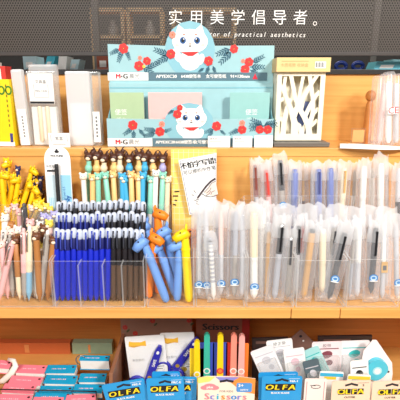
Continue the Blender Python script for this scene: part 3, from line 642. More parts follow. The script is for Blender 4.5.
leafspray(b, *H(252, 63), math.radians(30), .024, y); leafspray(b, *H(250, 67), math.radians(0), .026, y); leafspray(b, *H(250, 70), math.radians(335), .02, y); flower(b, *H(249, 62), .0082, y - .0003); flower(b, *H(245, 69.5), .0086, y - .0005); flower(b, *H(243, 61), .004, y - .0003, PINKF)
x0, z1 = H(107.7, 72.5); x1, z0 = H(148.5, 80.5); b.rect(x0, x1, z0, z1, y - .001, CREAM)
x2 = H(262, 0)[0]; b.rect(x1, H(270, 0)[0], z0, z1, y - .001, SLATE); zc_ = (z0 + z1) / 2
def band(b, Y, xs, zc_, y, grey=True):
    b.text('M', .0125, xs(118.3), zc_, y, BRED, weight=2); b.text('&', .005, xs(121.8), zc_, y, INK, weight=1); b.text('G', .0130, xs(125.6), zc_, y, INK, weight=2); b.text('晨光', .0105, xs(134.5), zc_, y, GREYINK)
band(b, YH, lambda p: H(p, 76)[0], zc_, y - .0014)
for px, s, sz in ((166.5, 'APYEXC20', .0086), (191, '6438便签本', .0078), (216, '女号便签纸', .0080), (240, '91×120mm', .0082)): b.text(s, sz, H(px, 76)[0], zc_, y - .0014, CREAM, weight=1)
q = H(255, 76)[0]; b.add([(q - .005, y - .0014, zc_ - .005), (q + .005, y - .0014, zc_ - .005), (q, y - .0014, zc_ + .006)], [(0, 1, 2)], BRED)
b.build('header_board', disp)
# inner step, sides and front lip
xl, xr = H(107.5, 132, YL)[0], H(273, 132, YL)[0]; zl = H(0, 118.5, YL)[1]
b = MB(); hs = H(0, 83, YH - .012)[1]; b.box(((hl + hr_) / 2, -.006, hs / 2), (hr_ - hl - .002, .012, hs), LB, .0004); b.rect(hl + .002, hr_ - .002, hs - .010, hs - .0075, -.0126, LB2); b.build('back_step', disp)
for sx, xx in ((-1, xl), (1, xr)):
    b = MB(); b.plate([(0, 0), (YH - YL, 0), (YH - YL, zl + .035), (.01, zl), (0, zl)], xx - .001 if sx > 0 else xx, xx if sx > 0 else xx + .001, LB2, Matrix(((0, 1, 0, 0), (1, 0, 0, YL - YH), (0, 0, 1, 0), (0, 0, 0, 1)))); b.build('side_wall', disp)
yl_ = YL - YH; b = MB(); F = lambda px, py: H(px, py, YL)
lip = [(xr, 0), (xr, F(0, 119)[1])] + arc(189, 130, 26, 25, YL, 26, 154) + [(xl, zl), (xl, 0)]
b.plate(lip[::-1], yl_ - .002, yl_, LB, None, CREAM); y = yl_ - .0024
leafspray(b, *F(133, 128), math.radians(215), .020, y); leafspray(b, *F(134, 130), math.radians(265), .018, y); leafspray(b, *F(139, 129), math.radians(310), .016, y); flower(b, *F(133, 125), .0088, y - .0003)
leafspray(b, *F(157, 131), math.radians(170), .022, y); leafspray(b, *F(156, 133), math.radians(195), .022, y); leafspray(b, *F(163, 132), math.radians(20), .016, y); flower(b, *F(160, 131.5), .0085, y - .0003); flower(b, *F(162, 124), .0055, y - .0003, PINKF)
cx, cz = F(189, 118); b.disc(cx, cz - .012, .047, .040, y, M('halo_blue')); cx, cz = F(191.3, 118); catprint(b, cx, cz, .74, y - .0004)
flower(b, *F(177.5, 114), .0078, y - .0018); flower(b, *F(180, 107.5), .0052, y - .0018); leafspray(b, *F(174, 110), math.radians(210), .012, y - .001)
leafspray(b, *F(214, 129), math.radians(200), .018, y); leafspray(b, *F(213, 130), math.radians(235), .016, y); leafspray(b, *F(220, 130), math.radians(320), .012, y); flower(b, *F(216.5, 126), .0085, y - .0003)
leafspray(b, *F(240, 129), math.radians(205), .020, y); flower(b, *F(242, 129.5), .0080, y - .0003); flower(b, *F(242, 123), .0055, y - .0003, PINKF)
for a in (175, 195, 20, 5, 150): leafspray(b, *F(263, 126), math.radians(a), .024, y)
flower(b, *F(259.5, 129.5), .0075, y - .0003); flower(b, *F(267.5, 129.5), .0078, y - .0004)
z0, z1 = F(0, 146)[1], F(0, 138)[1]; z0 = max(z0, .0005); b.rect(xl, F(148.5, 0)[0], z0, z1, y - .001, CREAM); b.rect(F(148.5, 0)[0], xr, z0, z1, y - .001, SLATE); zc_ = (z0 + z1) / 2
band(b, YL, lambda p: F(p, 142)[0], zc_, y - .0014)
for px, s in ((165.5, 'APYEXC20'), (186, '6438便签本'), (204, '女号便签纸')): b.text(s, .0078, F(px, 142)[0], zc_, y - .0014, CREAM, weight=1)
b.build('front_lip', disp)
# note pads
for px0, px1, c, lab, Yp in ((109.5, 143.5, (176, 200, 158), 'pale green note pad standing in the cat display', .222), (148, 202, (255, 190, 186), 'pink note pad standing behind the small printed cat', .226), (230, 270, (150, 200, 196), 'mint note pad standing in the cat display near the fretwork holder', .222)):
    a, c1 = P(px0, 92.5, Yp), P(px1, 92.5, Yp); w = c1.x - a.x; hh = a.z - ZA - .0015
    t = thing('note_pad', lab, 'note pad', ((a.x + c1.x) / 2, Yp, ZA + .0016), None, None)
    mm = M('pad_%d' % px0, c); b = MB(); b.box((0, 0, hh / 2), (w, .0016, hh), mm, .0004)
    if px0 != 148: b.text('便签', .012, (-.012 if px0 < 140 else .004), hh * .62, -.0010, CREAM); b.text('note pad' if 0 else '纸本', .010, (-.012 if px0 < 140 else .004), hh * .47, -.0010, CREAM)
    b.build('cover', t)
    b = MB(); b.box((0, .005, hh / 2 - .0005), (w - .001, .008, hh - .001), CREAM, .0003); b.build('pages', t)
# price tickets along the ledge
for px0, px1, py0, py1, lab, Yp, side in ((208, 230, 136, 147.5, 'white price ticket below the red flower beside the small cat', .186, 0), (233, 252, 136, 147.5, 'white price ticket in the middle of the three below the cat display', .186, 0), (254.5, 272.5, 135.5, 148.5, 'blank white price ticket next to the fretwork holder', .185, 1), (48, 70.5, 133, 148, 'white price ticket with a printed square below the white pen case', .187, 2)):
    a, c1 = P(px0, py0, Yp), P(px1, py1, Yp); w = c1.x - a.x; h = a.z - (ZA + .0005)
    t = thing('price_ticket', lab, 'price ticket', ((a.x + c1.x) / 2, Yp, ZA + .0005)); b = MB(); b.box((0, 0, h / 2), (w, .0008, h), WHITE)
    if side == 0: b.text('便签本', .0045, -w * .25, h * .75, -.0006, GREYINK); b.rect(-w * .42, w * .1, h * .5, h * .53, -.0006, PINKF); b.rect(-w * .42, w * .2, h * .2, h * .23, -.0006, PINKF); b.rect(-w * .42, w * .3, h * .36, h * .38, -.0006, GREYINK)
    if side == 2: 
        b.text('笔盒', .0075, 0, h * .6, -.0006, INK); b.rect(-w * .3, w * .3, h * .2, h * .24, -.0006, GREYINK); b.strip([(-w * .38, h * .85), (-w * .38, h * .4)], .0008, -.0007, -.0005, GREYINK); b.strip([(w * .38, h * .85), (w * .38, h * .4)], .0008, -.0007, -.0005, GREYINK)
    b.build('card', t)
    b = MB(); b.box((0, .004, .0008), (w * .6, .007, .0008), ACR, 0, None, ACRE); b.build('foot', t)

# ------------------------------------------------------------------ fretwork pen holder on its dark tray
IV = M('ivory_wood', (246, 238, 214), .5); Yf = .212
a, c1 = P(274.5, 140, Yf), P(321, 140, Yf); w = c1.x - a.x; zt_ = P(0, 72, Yf).z; TR = .010
tray = thing('tray', 'shallow dark grey tray under the fretwork holder', 'tray', ((a.x + c1.x) / 2 + .003, Yf + .008, ZA + .0005)); b = MB()
b.box((0, .012, .004), (w + .016, .085, .008), M('tray_grey', (110, 106, 100), .5), .002); b.box((0, -.029, .0065), (w + .016, .004, .004), M('tray_grey'), .001); b.build('dish', tray)
hol = thing('pen_holder', 'ivory pen holder with a cut out tree pattern and a kraft lid', 'pen holder', ((a.x + c1.x) / 2, Yf, ZA + TR)); h = zt_ - ZA - TR; d = .066
b = MB(); fw = .009; th = .003; brk = [0]
b.box((0, th / 2, fw * .7), (w, th, fw * 1.4), IV, .0004); b.box((0, th / 2, h - fw * .4), (w, th, fw * .8), IV, .0004)
for sx in (-1, 1): b.box((sx * (w / 2 - fw / 2), th / 2 - .0002, h / 2), (fw, th, h), IV, .0004)
iw, z0, z1 = w / 2 - fw, fw * 1.2, h - fw * .7
def br(pts, ww):
    brk[0] += 1; e = .00022 * brk[0]
    b.strip([(x * iw, z0 + zz * (z1 - z0)) for x, zz in pts], [q * 1.25 for q in ww], e, th - .0026 + e, IV)
br([(-.18, -.02), (-.22, .2), (-.42, .42), (-.75, .66), (-1.02, .84)], [.012, .010, .008, .006, .005]); br([(-.30, .30), (-.12, .48), (.12, .62), (.5, .84), (.85, 1.02)], [.009, .008, .007, .006, .005])
br([(.62, -.02), (.52, .16), (.30, .30), (.02, .44), (-.25, .62), (-.55, 1.02)], [.010, .009, .008, .007, .006, .006]); br([(.56, .14), (.72, .36), (.70, .58), (.42, 1.02)], [.008, .007, .006, .006])
br([(.30, .30), (.55, .5), (.8, .66), (1.02, .74)], [.007, .006, .006, .006]); br([(-.8, -.02), (-.78, .2), (-.66, .44), (-.5, .62)], [.009, .008, .007, .006])
br([(-.10, .49), (-.02, .72), (.12, 1.02)], [.006, .005, .005]); br([(-1.02, .58), (-.75, .66)], [.005, .005]); br([(-1.02, .30), (-.78, .22)], [.005, .006]); br([(-.48, .46), (-.28, .30)], [.005, .006]); br([(.10, .40), (.22, .66)], [.005, .005])
br([(.45, .82), (.62, .66), (.72, .50)], [.005, .005, .005]); br([(-.75, .66), (-.85, .85), (-.80, 1.02)], [.005, .005, .005]); br([(.72, .34), (1.02, .46)], [.005, .005]); br([(.60, .12), (1.02, .26)], [.005, .005]); br([(-.22, .22), (.06, .16), (.18, .02)], [.006, .006, .006]); br([(.48, .24), (.30, .12), (.24, -.02)], [.005, .005, .005])
b.build('fretwork_front', hol)
for sx in (-1, 1):
    b = MB(); b.box((sx * (w / 2 - .0015), th + d / 2, h / 2), (.003, d, h), IV, .0004); b.build('side_wall', hol)
b = MB(); b.box((0, th + d * .45, h / 2), (w - .007, .003, h - .002), IV, .0004); b.build('inner_wall', hol)
b = MB(); b.box((0, th + d / 2, .002), (w - .006, d, .004), IV); b.build('base', hol)
b = MB(); lw = (P(325, 65, Yf - .006).x - P(271, 65, Yf - .006).x); lh = P(0, 57.5, Yf - .006).z - zt_
KR = M('kraft_board', (232, 202, 140), .6); b.box((.001, d / 2, h + lh / 2), (lw, d + .016, lh), KR, .0006)
yk = d / 2 - (d + .016) / 2 - .0003
b.rect(lw * .22, lw * .42, h + lh * .25, h + lh * .72, yk, CREAM)
for k in range(9): b.rect(lw * .235 + k * .0018, lw * .235 + k * .0018 + (.0006 if k % 3 else .0011), h + lh * .32, h + lh * .66, yk - .0003, INK)
b.text('木质笔筒 收纳盒', .007, -lw * .16, h + lh * .45, yk, M('ink_tan', (196, 160, 104), .6)); b.rect(-lw * .4, lw * .1, h + lh * .72, h + lh * .76, yk, M('ink_tan')); b.build('kraft_lid', hol)
pk = thing('notebook', 'blue grey notebook inside the fretwork holder', 'notebook', (hol.location.x, Yf + .016, ZA + TR + .0045)); b = MB(); b.box((.010, 0, h * .27), (.026, .008, h * .54), M('nb_blue', (90, 104, 150)), .001); b.build('cover', pk)

# ------------------------------------------------------------------ slim cases and boxes at the other end of the ledge
def case(name, lab, px0, px1, pyt, Y, depth, mat, lean=0.0, cat='case'):
    a, c1 = P(px0, 140, Y), P(px1, 140, Y); zt2 = P(0, pyt, Y).z; w = c1.x - a.x; h = zt2 - ZA - .001
    m = Matrix.Translation(((a.x + c1.x) / 2, Y + depth / 2, ZA + .0008)) @ Matrix.Rotation(lean, 4, 'Y')
    return thing(name, lab, cat, None, mat=m), w, h, depth
YP = M('box_yellow', (250, 216, 20)); REDB = M('box_red', (206, 52, 46))
t, w, h, d = case('carton', 'bright yellow carton with green circles at the ledge end', -14, 14.5, 79, .20, .04, YP, .012, 'box')
b = MB(); b.box((0, 0, h / 2), (w, d, h), YP, .0006); GRN = M('mark_green', (70, 130, 30), .6)
for k in (0, 1): b.disc(w * .22 + k * .013, h * .84, .0065, .0085, -d / 2 - .0004, GRN); b.disc(w * .22 + k * .013, h * .84, .0035, .005, -d / 2 - .0008, YP)
for k in range(9): b.rect(w * .36, w * .40, h * .3 + k * .009, h * .3 + k * .009 + .005, -d / 2 - .0004, M('ink_olive', (120, 104, 20), .6))
b.rect(w * .36, w * .46, h * .06, h * .2, -d / 2 - .0004, M('ink_navy', (60, 60, 130), .6)); b.rect(-w / 2, w / 2, 0.0003, h * .07, -d / 2 - .0004, CREAM); b.build('carton_body', t)
t, w, h, d = case('carton', 'red and white carton peeking over the yellow carton', 2, 13, 66, .246, .03, REDB, .0, 'box'); b = MB(); b.box((0, 0, h / 2), (w, d, h), REDB, .0006); b.rect(-w * .4, w * .1, h * .8, h * .97, -d / 2 - .0004, CREAM); b.build('carton_body', t)
t, w, h, d = case('carton', 'white carton with a pale panel behind the yellow carton', -8, 5, 62, .262, .025, CREAM, .0, 'box'); b = MB(); b.box((0, 0, h / 2), (w, d, h), M('carton_pale', (222, 214, 204)), .0006); b.build('carton_body', t)
t, w, h, d = case('pen_case', 'narrow frosted pen sleeve leaning beside the yellow carton', 19.5, 30.5, 69, .205, .016, TUBE, -.03)
b = MB(); b.box((0, 0, h / 2), (w, d, h), TUBE, .004); b.build('sleeve', t); b = MB(); b.box((.001, -d / 2 - .0006, h * .25), (w * .78, .0006, h * .48), CREAM)
for k in range(7): b.rect(w * .0, w * .12, h * .12 + k * .006, h * .12 + k * .006 + .0035, -d / 2 - .0012, GREYINK)
b.build('paper_label', t)
t, w, h, d = case('pen_case', 'clear pen case with a black striped white label next to the narrow sleeve', 31.5, 60, 71, .205, .02, CLEARCASE, .005)
b = MB(); b.box((0, 0, h / 2), (w, d, h), CLEARCASE, .002); b.build('shell', t)
b = MB(); b.box((0, -d / 2 - .0006, h * .77), (w * .84, .0008, h * .40), CREAM); b.rect(-w * .41, w * .41, h * .575, h * .605, -d / 2 - .0014, INK); b.text('文具盒', .007, 0, h * .86, -d / 2 - .0014, GREYINK); b.text('PEN CASE', .005, 0, h * .74, -d / 2 - .0014, GREYINK)
b.strip([(-w * .24, h * .83), (-w * .24, h * .66), (w * .24, h * .66), (w * .24, h * .83)], .0006, -d / 2 - .0015, -d / 2 - .0011, GREYINK); b.build('paper_label', t)
b = MB(); b.box((0, 0, h * .27), (w * .86, d * .6, h * .52), CREAM, .001); b.build('insert', t)
b = MB()
for k in (-1, 1): b.lathe([(.0015, h * .05), (.004, h * .08), (.004, h * .52), (.003, h * .54)], COL['cream'], 10, Matrix.Translation((k * w * .13, -d * .36, 0)))
b.build('pen_insert', t)
t, w, h, d = case('bag', 'crumpled clear bag lying over the clear pen case', 34, 62, 64, .232, .02, SLV, .0, 'bag'); b = MB(); b.box((0, 0, h / 2), (w, .012, h), SLVT, .004); b.build('film', t)
t, w, h, d = case('pen_case', 'wide milky white case between the amber gap and the cat display', 69.5, 93, 71, .204, .022, TUBE, .0)
b = MB(); b.box((0, 0, h / 2), (w, d, h), TUBE, .003); b.build('shell', t); b = MB(); b.box((0, .002, h * .3), (w * .84, d * .4, h * .56), CREAM, .001); b.text('A5', .006, 0, h * .14, -d * .2 - .0005, GREYINK); b.build('insert', t)
t, w, h, d = case('pen_case', 'slim clear case with a small paper label touching the milky case', 93.5, 102, 71.5, .206, .02, CLEARCASE, .0)
b = MB(); b.box((0, 0, h / 2), (w, d, h), CLEARCASE, .002); b.build('shell', t); b = MB(); b.box((0, -d / 2 - .0006, h * .26), (w * .8, .0006, h * .42), CREAM)
for k in range(6): b.rect(-w * .1, w * .1, h * .12 + k * .007, h * .12 + k * .007 + .004, -d / 2 - .0012, GREYINK)
b.build('paper_label', t)
# upright clear tubes at the far end of the ledge
for i, (pb, pt, py, c, lab) in enumerate(((374, 379, 76, None, 'frosted tube nearest the fretwork holder, at the ledge end'), (379, 386, 74, COL['blush'], 'frosted tube holding a pink beige stick'), (388, 389, 72, WP, 'frosted tube with red print around its middle'), (396, 396, 74, GHOST, 'frosted tube at the very end of the ledge'))):
    Y = .215 + .006 * (i % 2); base = B(pb, Y, ZA + .001); tip = P(pt, py, Y + .01); L = (tip - base).length
    t = thing('clear_tube', lab, 'tube', base, tip, None); b = MB(); b.lathe([(.010, 0), (.0115, .003), (.0115, L - .004), (.009, L)], SLV, 16); b.build('shell', t)
    if c: b = MB(); b.lathe([(.003, .004), (.006, .01), (.006, L * .85), (.004, L * .87)], c, 10); b.build('stick', t)
    if i == 2: b = MB(); b.rect(-.006, .012, L * .43, L * .52, -.0121, CREAM); b.text('CE', .017, .004, L * .475, -.0125, BRED); b.build('printed_label', t)
q = B(366, .235, ZA + .001); t = thing('shadow_post', 'small wooden ball beside the frosted tubes, on a post shaped as a shadow', 'figure', q); b = MB(); b.lathe([(.008, 0), (.0075, .04), (.007, .075), (.005, .082)], WOODM, 12); b.build('body', t); b = MB(); b.ell((0, 0, .092), (.010, .010, .011), WOODM); b.build('head', t)  # body is a post in place of a cast shadow, under the ball head
q = B(357.5, .215, ZA + .001); t = thing('sign_holder', 'little clear acrylic sign stand with a beige card', 'sign holder', q); b = MB(); b.box((0, .002, .016), (.026, .002, .032), ACR, 0, None, ACRE); b.box((0, .008, .001), (.026, .014, .002), ACR, 0, None, ACRE); b.build('stand', t); b = MB(); b.box((0, .0005, .017), (.022, .0008, .024), M('tan_card', (214, 158, 96), .6)); b.build('card', t)
# loose curved paper
b = MB(); n = 14; pts = []
for k in range(n + 1):
    s = k / n
    for q_ in (0, 1):
        px = 340 + 70 * s; Y = .172 + .034 * q_ - .020 * math.sin(math.pi * s) * (1 - q_); z = ZA + .0012 + (.004 * (1 - s) ** 2 if q_ else 0) + .0012 * math.sin(5 * s)
        pts.append(B(px, Y, z))
o_ = pts[0].copy(); v = [p - o_ for p in pts] + [p - o_ - Vector((0, 0, .0006)) for p in pts]; m_ = len(pts)
fs = [(2 * k, 2 * k + 2, 2 * k + 3, 2 * k + 1) for k in range(n)] + [(m_ + 2 * k + 1, m_ + 2 * k + 3, m_ + 2 * k + 2, m_ + 2 * k) for k in range(n)] + [(2 * k, m_ + 2 * k, m_ + 2 * k + 2, 2 * k + 2) for k in range(n)]
b.add(v, fs, WHITE, True); o2 = b.build('paper_sheet', None, label='white curved sheet of paper lying over the ledge edge', cat='paper'); o2.location = o_

# ------------------------------------------------------------------ arched blister card with a black pen
Yc = YB + .008; a = P(44.5, 185, Yc); c1 = P(70.5, 185, Yc); w = c1.x - a.x; h = P(0, 146.5, Yc + .01).z - ZB
t = thing('blister_card', 'white and blue arched card carrying one black pen, on the raised step', 'carded pen', None, mat=Matrix.Translation(((a.x + c1.x) / 2, Yc, ZB + .0005)) @ Matrix.Rotation(math.radians(-4), 4, 'X'))
b = MB(); out = [(w / 2, 0), (w / 2, h * .85)] + [(w / 2 * math.copysign(abs(math.cos(math.radians(k))) ** .8, math.cos(math.radians(k))), h * .85 + h * .15 * math.sin(math.radians(k)) ** .9) for k in range(10, 180, 10)] + [(-w / 2, h * .85), (-w / 2, 0)]
b.plate(out[::-1], 0, .0008, WHITE); CB = M('card_blue', (150, 206, 232), .5); CB2 = M('card_paleblue', (206, 230, 240), .5)
b.rect(-w / 2 + .001, -w * .08, .001, h * .70, -.0004, CB2); b.rect(w * .08, w / 2 - .001, .001, h * .70, -.0004, CB)
b.disc(0, h * .945, .004, .0025, -.0004, INK); b.disc(0, h * .957, .0018, .003, -.0006, INK); b.text('POLYLINE', .0050, 0, h * .90, -.0004, INK, weight=1)
b.text('中性笔', .0052, -w * .28, h * .79, -.0005, GREYINK); b.rect(-w * .42, -w * .12, h * .735, h * .755, -.0005, INK)
for k in range(5): b.rect(-w * .40 + k * .003, -w * .40 + k * .003 + .0012, h * .2, h * .46, -.0007, CB)
b.text('Poly', .012, w * .33, h * .42, -.0008, M('print_blue', (40, 100, 170), .5), rot=math.pi / 2, weight=1); b.text('gel pen 0.5', .006, w * .2, h * .50, -.0008, M('print_blue'), rot=math.pi / 2)
b.build('card', t)
b = MB(); b.lathe([(.0006, .012), (.0025, .020), (.0036, .028), (.0036, h * .80), (.0030, h * .82)], BLACK, 12, Matrix.Translation((0, -.0065, 0))); pn_ = b.build('pen', t)
b = MB(); b.box((0, -.0108, h * .70), (.003, .001, .036), DMETAL, .0003); b.build('pen_clip', pn_)
b = MB(); b.box((0, -.007, h * .44), (w * .34, .0135, h * .82), ACR, .004); b.build('blister', t)

# ------------------------------------------------------------------ white notice card with a drawn writing hand
Yn = YB + .028
t2 = thing('note_card', 'yellow grid card standing behind the white notice card', 'card', B(194, Yn + .012, ZB + .0005)); a, c1 = P(171, 175, Yn + .012), P(216, 175, Yn + .012); zt3 = P(0, 149.5, Yn + .012).z - ZB
GR = M('grid_yellow', (250, 214, 110), .6); w = c1.x - a.x; b = MB(); b.box((0, 0, zt3 / 2), (w, .001, zt3), GR)
for k in range(9): b.rect(-w / 2 + w * (k + .5) / 9 - .0004, -w / 2 + w * (k + .5) / 9 + .0004, .001, zt3 - .001, -.0009, M('grid_line', (252, 236, 190), .6))
for k in range(14): b.rect(-w / 2 + .0005, w / 2 - .0005, zt3 * (k + .5) / 14 - .0004, zt3 * (k + .5) / 14 + .0004, -.0010, M('grid_line'))
for k in range(4): b.strip([(-w * .47 + .003 * (k % 2), zt3 * (.36 + .05 * k)), (-w * .40 + .002 * k, zt3 * (.35 + .055 * k))], .0022, -.0016, -.0011, INK)
b.build('card', t2)
pl, pr = P(178.5, 160, Yn), P(216.5, 153, Yn); bl = P(190, 211, Yn + .0)
xa = (pr - pl).normalized(); za = Vector((-xa.z, 0, xa.x)); w = (pr - pl).length
zlow = ZB + .001; h = .104
org = pl + xa * w / 2 - za * h
org.z = max(org.z, zlow + .004)
mat_ = Matrix((xa, Vector((0, 1, 0)), za)).transposed().to_4x4()
t = thing('notice_card', 'white notice card with Chinese writing and a drawn writing hand', 'notice', None, mat=Matrix.Translation(org) @ mat_)
b = MB(); b.plate([(-w / 2, 0), (w / 2 - .019, 0), (w / 2, h), (-w / 2, h)], -.0007, .0007, WHITE); h2 = h
hz = (pl + xa * w / 2 - org).dot(za); hz = h
fr = .0022
b.strip([(-w / 2 + fr, fr), (-w / 2 + fr, h - fr), (w / 2 - fr - .0005, h - fr), (w / 2 - fr - .0185, fr), (-w / 2 + fr, fr)], .0009, -.0012, -.0008, M('line_blue', (96, 110, 150), .6))
b.text('不怕字写错!', .0124, -.001, h * .875, -.0011, INK, weight=2); b.text('可以擦的中性笔', .0085, -.001, h * .755, -.0011, INK)
for k in range(3): b.rect(-w * .40, w * .30, h * (.65 - .09 * k), h * (.653 - .09 * k), -.0010, M('line_grey', (200, 200, 206), .6))
LP = M('line_ink', (52, 48, 56), .6); HK = M('hand_fill', (240, 218, 208), .6)
hx = lambda x: x - .08 - .04 * (x > .3)
def ln(pts, ww=.0009, m=LP): b.strip([(hx(x) * w, zz * h) for x, zz in pts], ww, -.0018, -.0014, m)
b.plate([(hx(x) * w, zz * h) for x, zz in ((.08, .36), (.2, .42), (.36, .5), (.47, .52), (.47, .28), (.34, .27), (.22, .29), (.12, .31))][::-1], -.0014, -.0012, HK)
ln([(-.12, .28), (.0, .36), (.16, .46), (.34, .53), (.48, .57)], .0034, M('ink_pen', (70, 60, 66), .6)); ln([(.08, .36), (.2, .42), (.36, .5), (.47, .52)]); ln([(.02, .34), (.1, .29), (.2, .32), (.26, .36)]); ln([(.1, .29), (.22, .26), (.34, .26), (.47, .28)]); ln([(.14, .34), (.24, .38), (.32, .42)]); ln([(.24, .3), (.32, .34), (.40, .36)])
ln([(-.12, .28), (-.16, .26), (-.08, .24)]); ln([(-.22, .26), (-.14, .22), (-.18, .18), (-.08, .16)], .0008); ln([(-.14, .38), (-.18, .43)]); ln([(-.2, .34), (-.26, .36)])
b.build('card', t)
b = MB(); b.box((0, .004, .010), (w * .5, .006, .018), ACR, 0, None, ACRE); b.build('stand', t)

# ------------------------------------------------------------------ lower shelf
# low strips against the back
for px0, px1, c, lab in ((-6, 70, (206, 110, 62), 'long orange red box lying against the lower back panel'), (72, 112, (150, 178, 150), 'grey green box lying against the lower back panel')):
    Y = .255; zz = P(0, 343.5, Y).z; a, c1 = P(px0, 348, Y), P(px1, 348, Y); w = c1.x - a.x
    t = thing('flat_box', lab, 'box', ((a.x + c1.x) / 2, Y + .010, ZL + .0003)); b = MB(); b.box((0, 0, (zz - ZL) / 2), (w, .018, zz - ZL), M('strip_%d' % abs(px0), c), .0006); b.rect(-w * .1, -w * .04, .004, zz - ZL - .004, -.0094, M('strip_mark', (226, 150, 90))); b.build('carton_body', t)
# ring bound word cards
PK, BL = M('cover_pink', (248, 132, 150), .4), M('cover_blue', (20, 160, 206), .4); PG = M('card_pages', (250, 246, 240)); HOLE = M('hole_dark', (70, 30, 36), .6)
def word_cards(pxl, pyl, pxr, pyr, Y, colr, lab, depth=.021, thick=.012, ring=False, tilt=9, page=.55, hole=1):
    a, c1 = P(pxl, pyl, Y), P(pxr, pyr, Y); xa = (c1 - a).normalized(); w = (c1 - a).length
    nrm = Matrix.Rotation(math.radians(tilt), 3, xa) @ Vector((0, 0, 1)); ya = nrm.cross(xa)
    m = Matrix((xa, ya, nrm)).transposed().to_4x4(); ctr = (a + c1) / 2
    t = thing('word_cards', lab, 'word cards', None, None, ('pink' if colr is PK else 'blue') + ' word cards in the bin', mat=Matrix.Translation(ctr) @ m)
    b = MB(); b.box((0, -depth / 2 + .001, 0), (w, depth, .0016), colr, .0005)
    if hole: b.disc(w / 2 - .006, 0, .0026, .0022, 0, HOLE, T=Matrix(((1, 0, 0, 0), (0, 0, 1, -.005), (0, -1, 0, .0011), (0, 0, 0, 1))))
    for k in range(9): b.box((-w * .3 + k * w * .055, -depth * .45, .00095), (.0022 if k % 3 else .0008, .0022, .0002), M('print_pale', (250, 200, 210) if colr is PK else (150, 220, 236)))
    b.build('cover', t)
    b = MB(); b.box((.001, -depth / 2 + .0008, -thick / 2 - .0008), (w - .002, depth - .002, thick), PG, .0006); b.build('pages', t)
    b = MB(); b.box((0, -depth / 2 + .001, -thick - .0016), (w, depth, .0012), colr, .0004); b.build('back_cover', t)
    if ring:
        b = MB(); b.tube([(-w / 2 + .002 + .010 * math.cos(q * math.pi / 10), -.006 , -.006 + .012 * math.sin(q * math.pi / 10)) for q in range(21)], .0011, METAL, 6); b.build('ring', t)
    return t
for a in ((0, 360, 13, 362, .135, PK, 'pink word cards beside the white strap loop, half outside the frame'), (18, 364.5, 47.5, 366.5, .130, PK, 'topmost pink word cards touching the blue ones'), (12, 375, 43.5, 378.5, .100, PK, 'pink word cards in the second pink row'), (5, 383, 37, 386.5, .080, PK, 'pink word cards in the third pink row just above the bin wire'),
          (-4, 394, 33, 396, .052, PK, 'lowest pink word cards by the white strap loop'), (67, 396, 97, 394, .050, PK, 'pink word cards lying alone below the blue ones'), (34, 397.5, 64, 398, .046, PK, 'pink word cards between the other two pink sets of the lowest row'),
          (48, 365.5, 77, 365.5, .130, BL, 'topmost blue word cards touching the pink ones'), (46.5, 375, 78, 376.5, .104, BL, 'blue word cards in the second blue row below the topmost'), (41, 386, 74, 387, .080, BL, 'blue word cards just above the bin wire, touching the pink ones'),
          (80.5, 374, 107, 374, .104, BL, 'blue word cards beside the brown divider below the ringed set'), (75, 384.5, 104, 385, .080, BL, 'blue word cards above the lone pink set, next to the first blue blade pack'), (36, 392.5, 72, 393, .060, BL, 'lowest blue word cards under the bin wire')):
    word_cards(*a)
word_cards(80.5, 355.5, 110, 356.5, .135, BL, 'ringed blue word cards with white pages showing, highest by the brown divider', depth=.014, thick=.022, ring=True, tilt=8)
b = MB(); b.tube([(q.x, q.y, q.z) for q in [P(-3, 383, .115), P(3, 381, .110), P(11, 374, .108), P(15.5, 366, .112), P(14, 361, .120), P(8, 359, .126)]], [.0035, .0062, .0066, .0062, .005, .003], M('strap_white', (244, 236, 226), .5), 8, flat=.5); b.build('strap_loop', None, label='white strap loop lying on the pink word cards', cat='strap')
b = MB(); q0, q1 = P(-12, 389, .045), P(96, 391.5, .045); b.tube([q0, q1], .0011, DMETAL, 6); b.tube([q0, Vector((q0.x, q0.y, ZL))], .0011, DMETAL, 6); b.tube([q1, Vector((q1.x, q1.y, ZL))], .0011, DMETAL, 6); b.build('bin_wire', None, label='thin dark wire rail across the front of the word cards', cat='wire rail')
# support block under the word cards : sloped bin tray
b = MB(); x0, x1 = X(-30, .1, .8), X(99, .1, .8); zA_, zB_ = P(0, 372, .130).z - .020, P(0, 398, .046).z - .022
b.plate([(.040, ZL + .0005), (.15, ZL + .0005), (.15, zA_), (.040, zB_)], x0, x1, M('bin_wood', (206, 150, 90), .5), Matrix(((0, 1, 0, 0), (1, 0, 0, 0), (0, 0, 1, 0), (0, 0, 0, 1)))); b.build('bin_tray', None, label='sloping wooden tray under the pink and blue word cards', cat='tray')
b = MB(); a = P(113, 345, .16); yb0, yb1 = .03, .2
b.box((0, 0, .055), (.007, .13, .11), M('divider_brown', (150, 104, 78), .5), .001); o2 = b.build('bin_divider', None, label='upright brown board dividing the word cards from the scissors', cat='divider'); o2.location = (X(114, .10, .82), .105, ZL + .0003); o2.rotation_euler = (0, math.radians(4), 0)

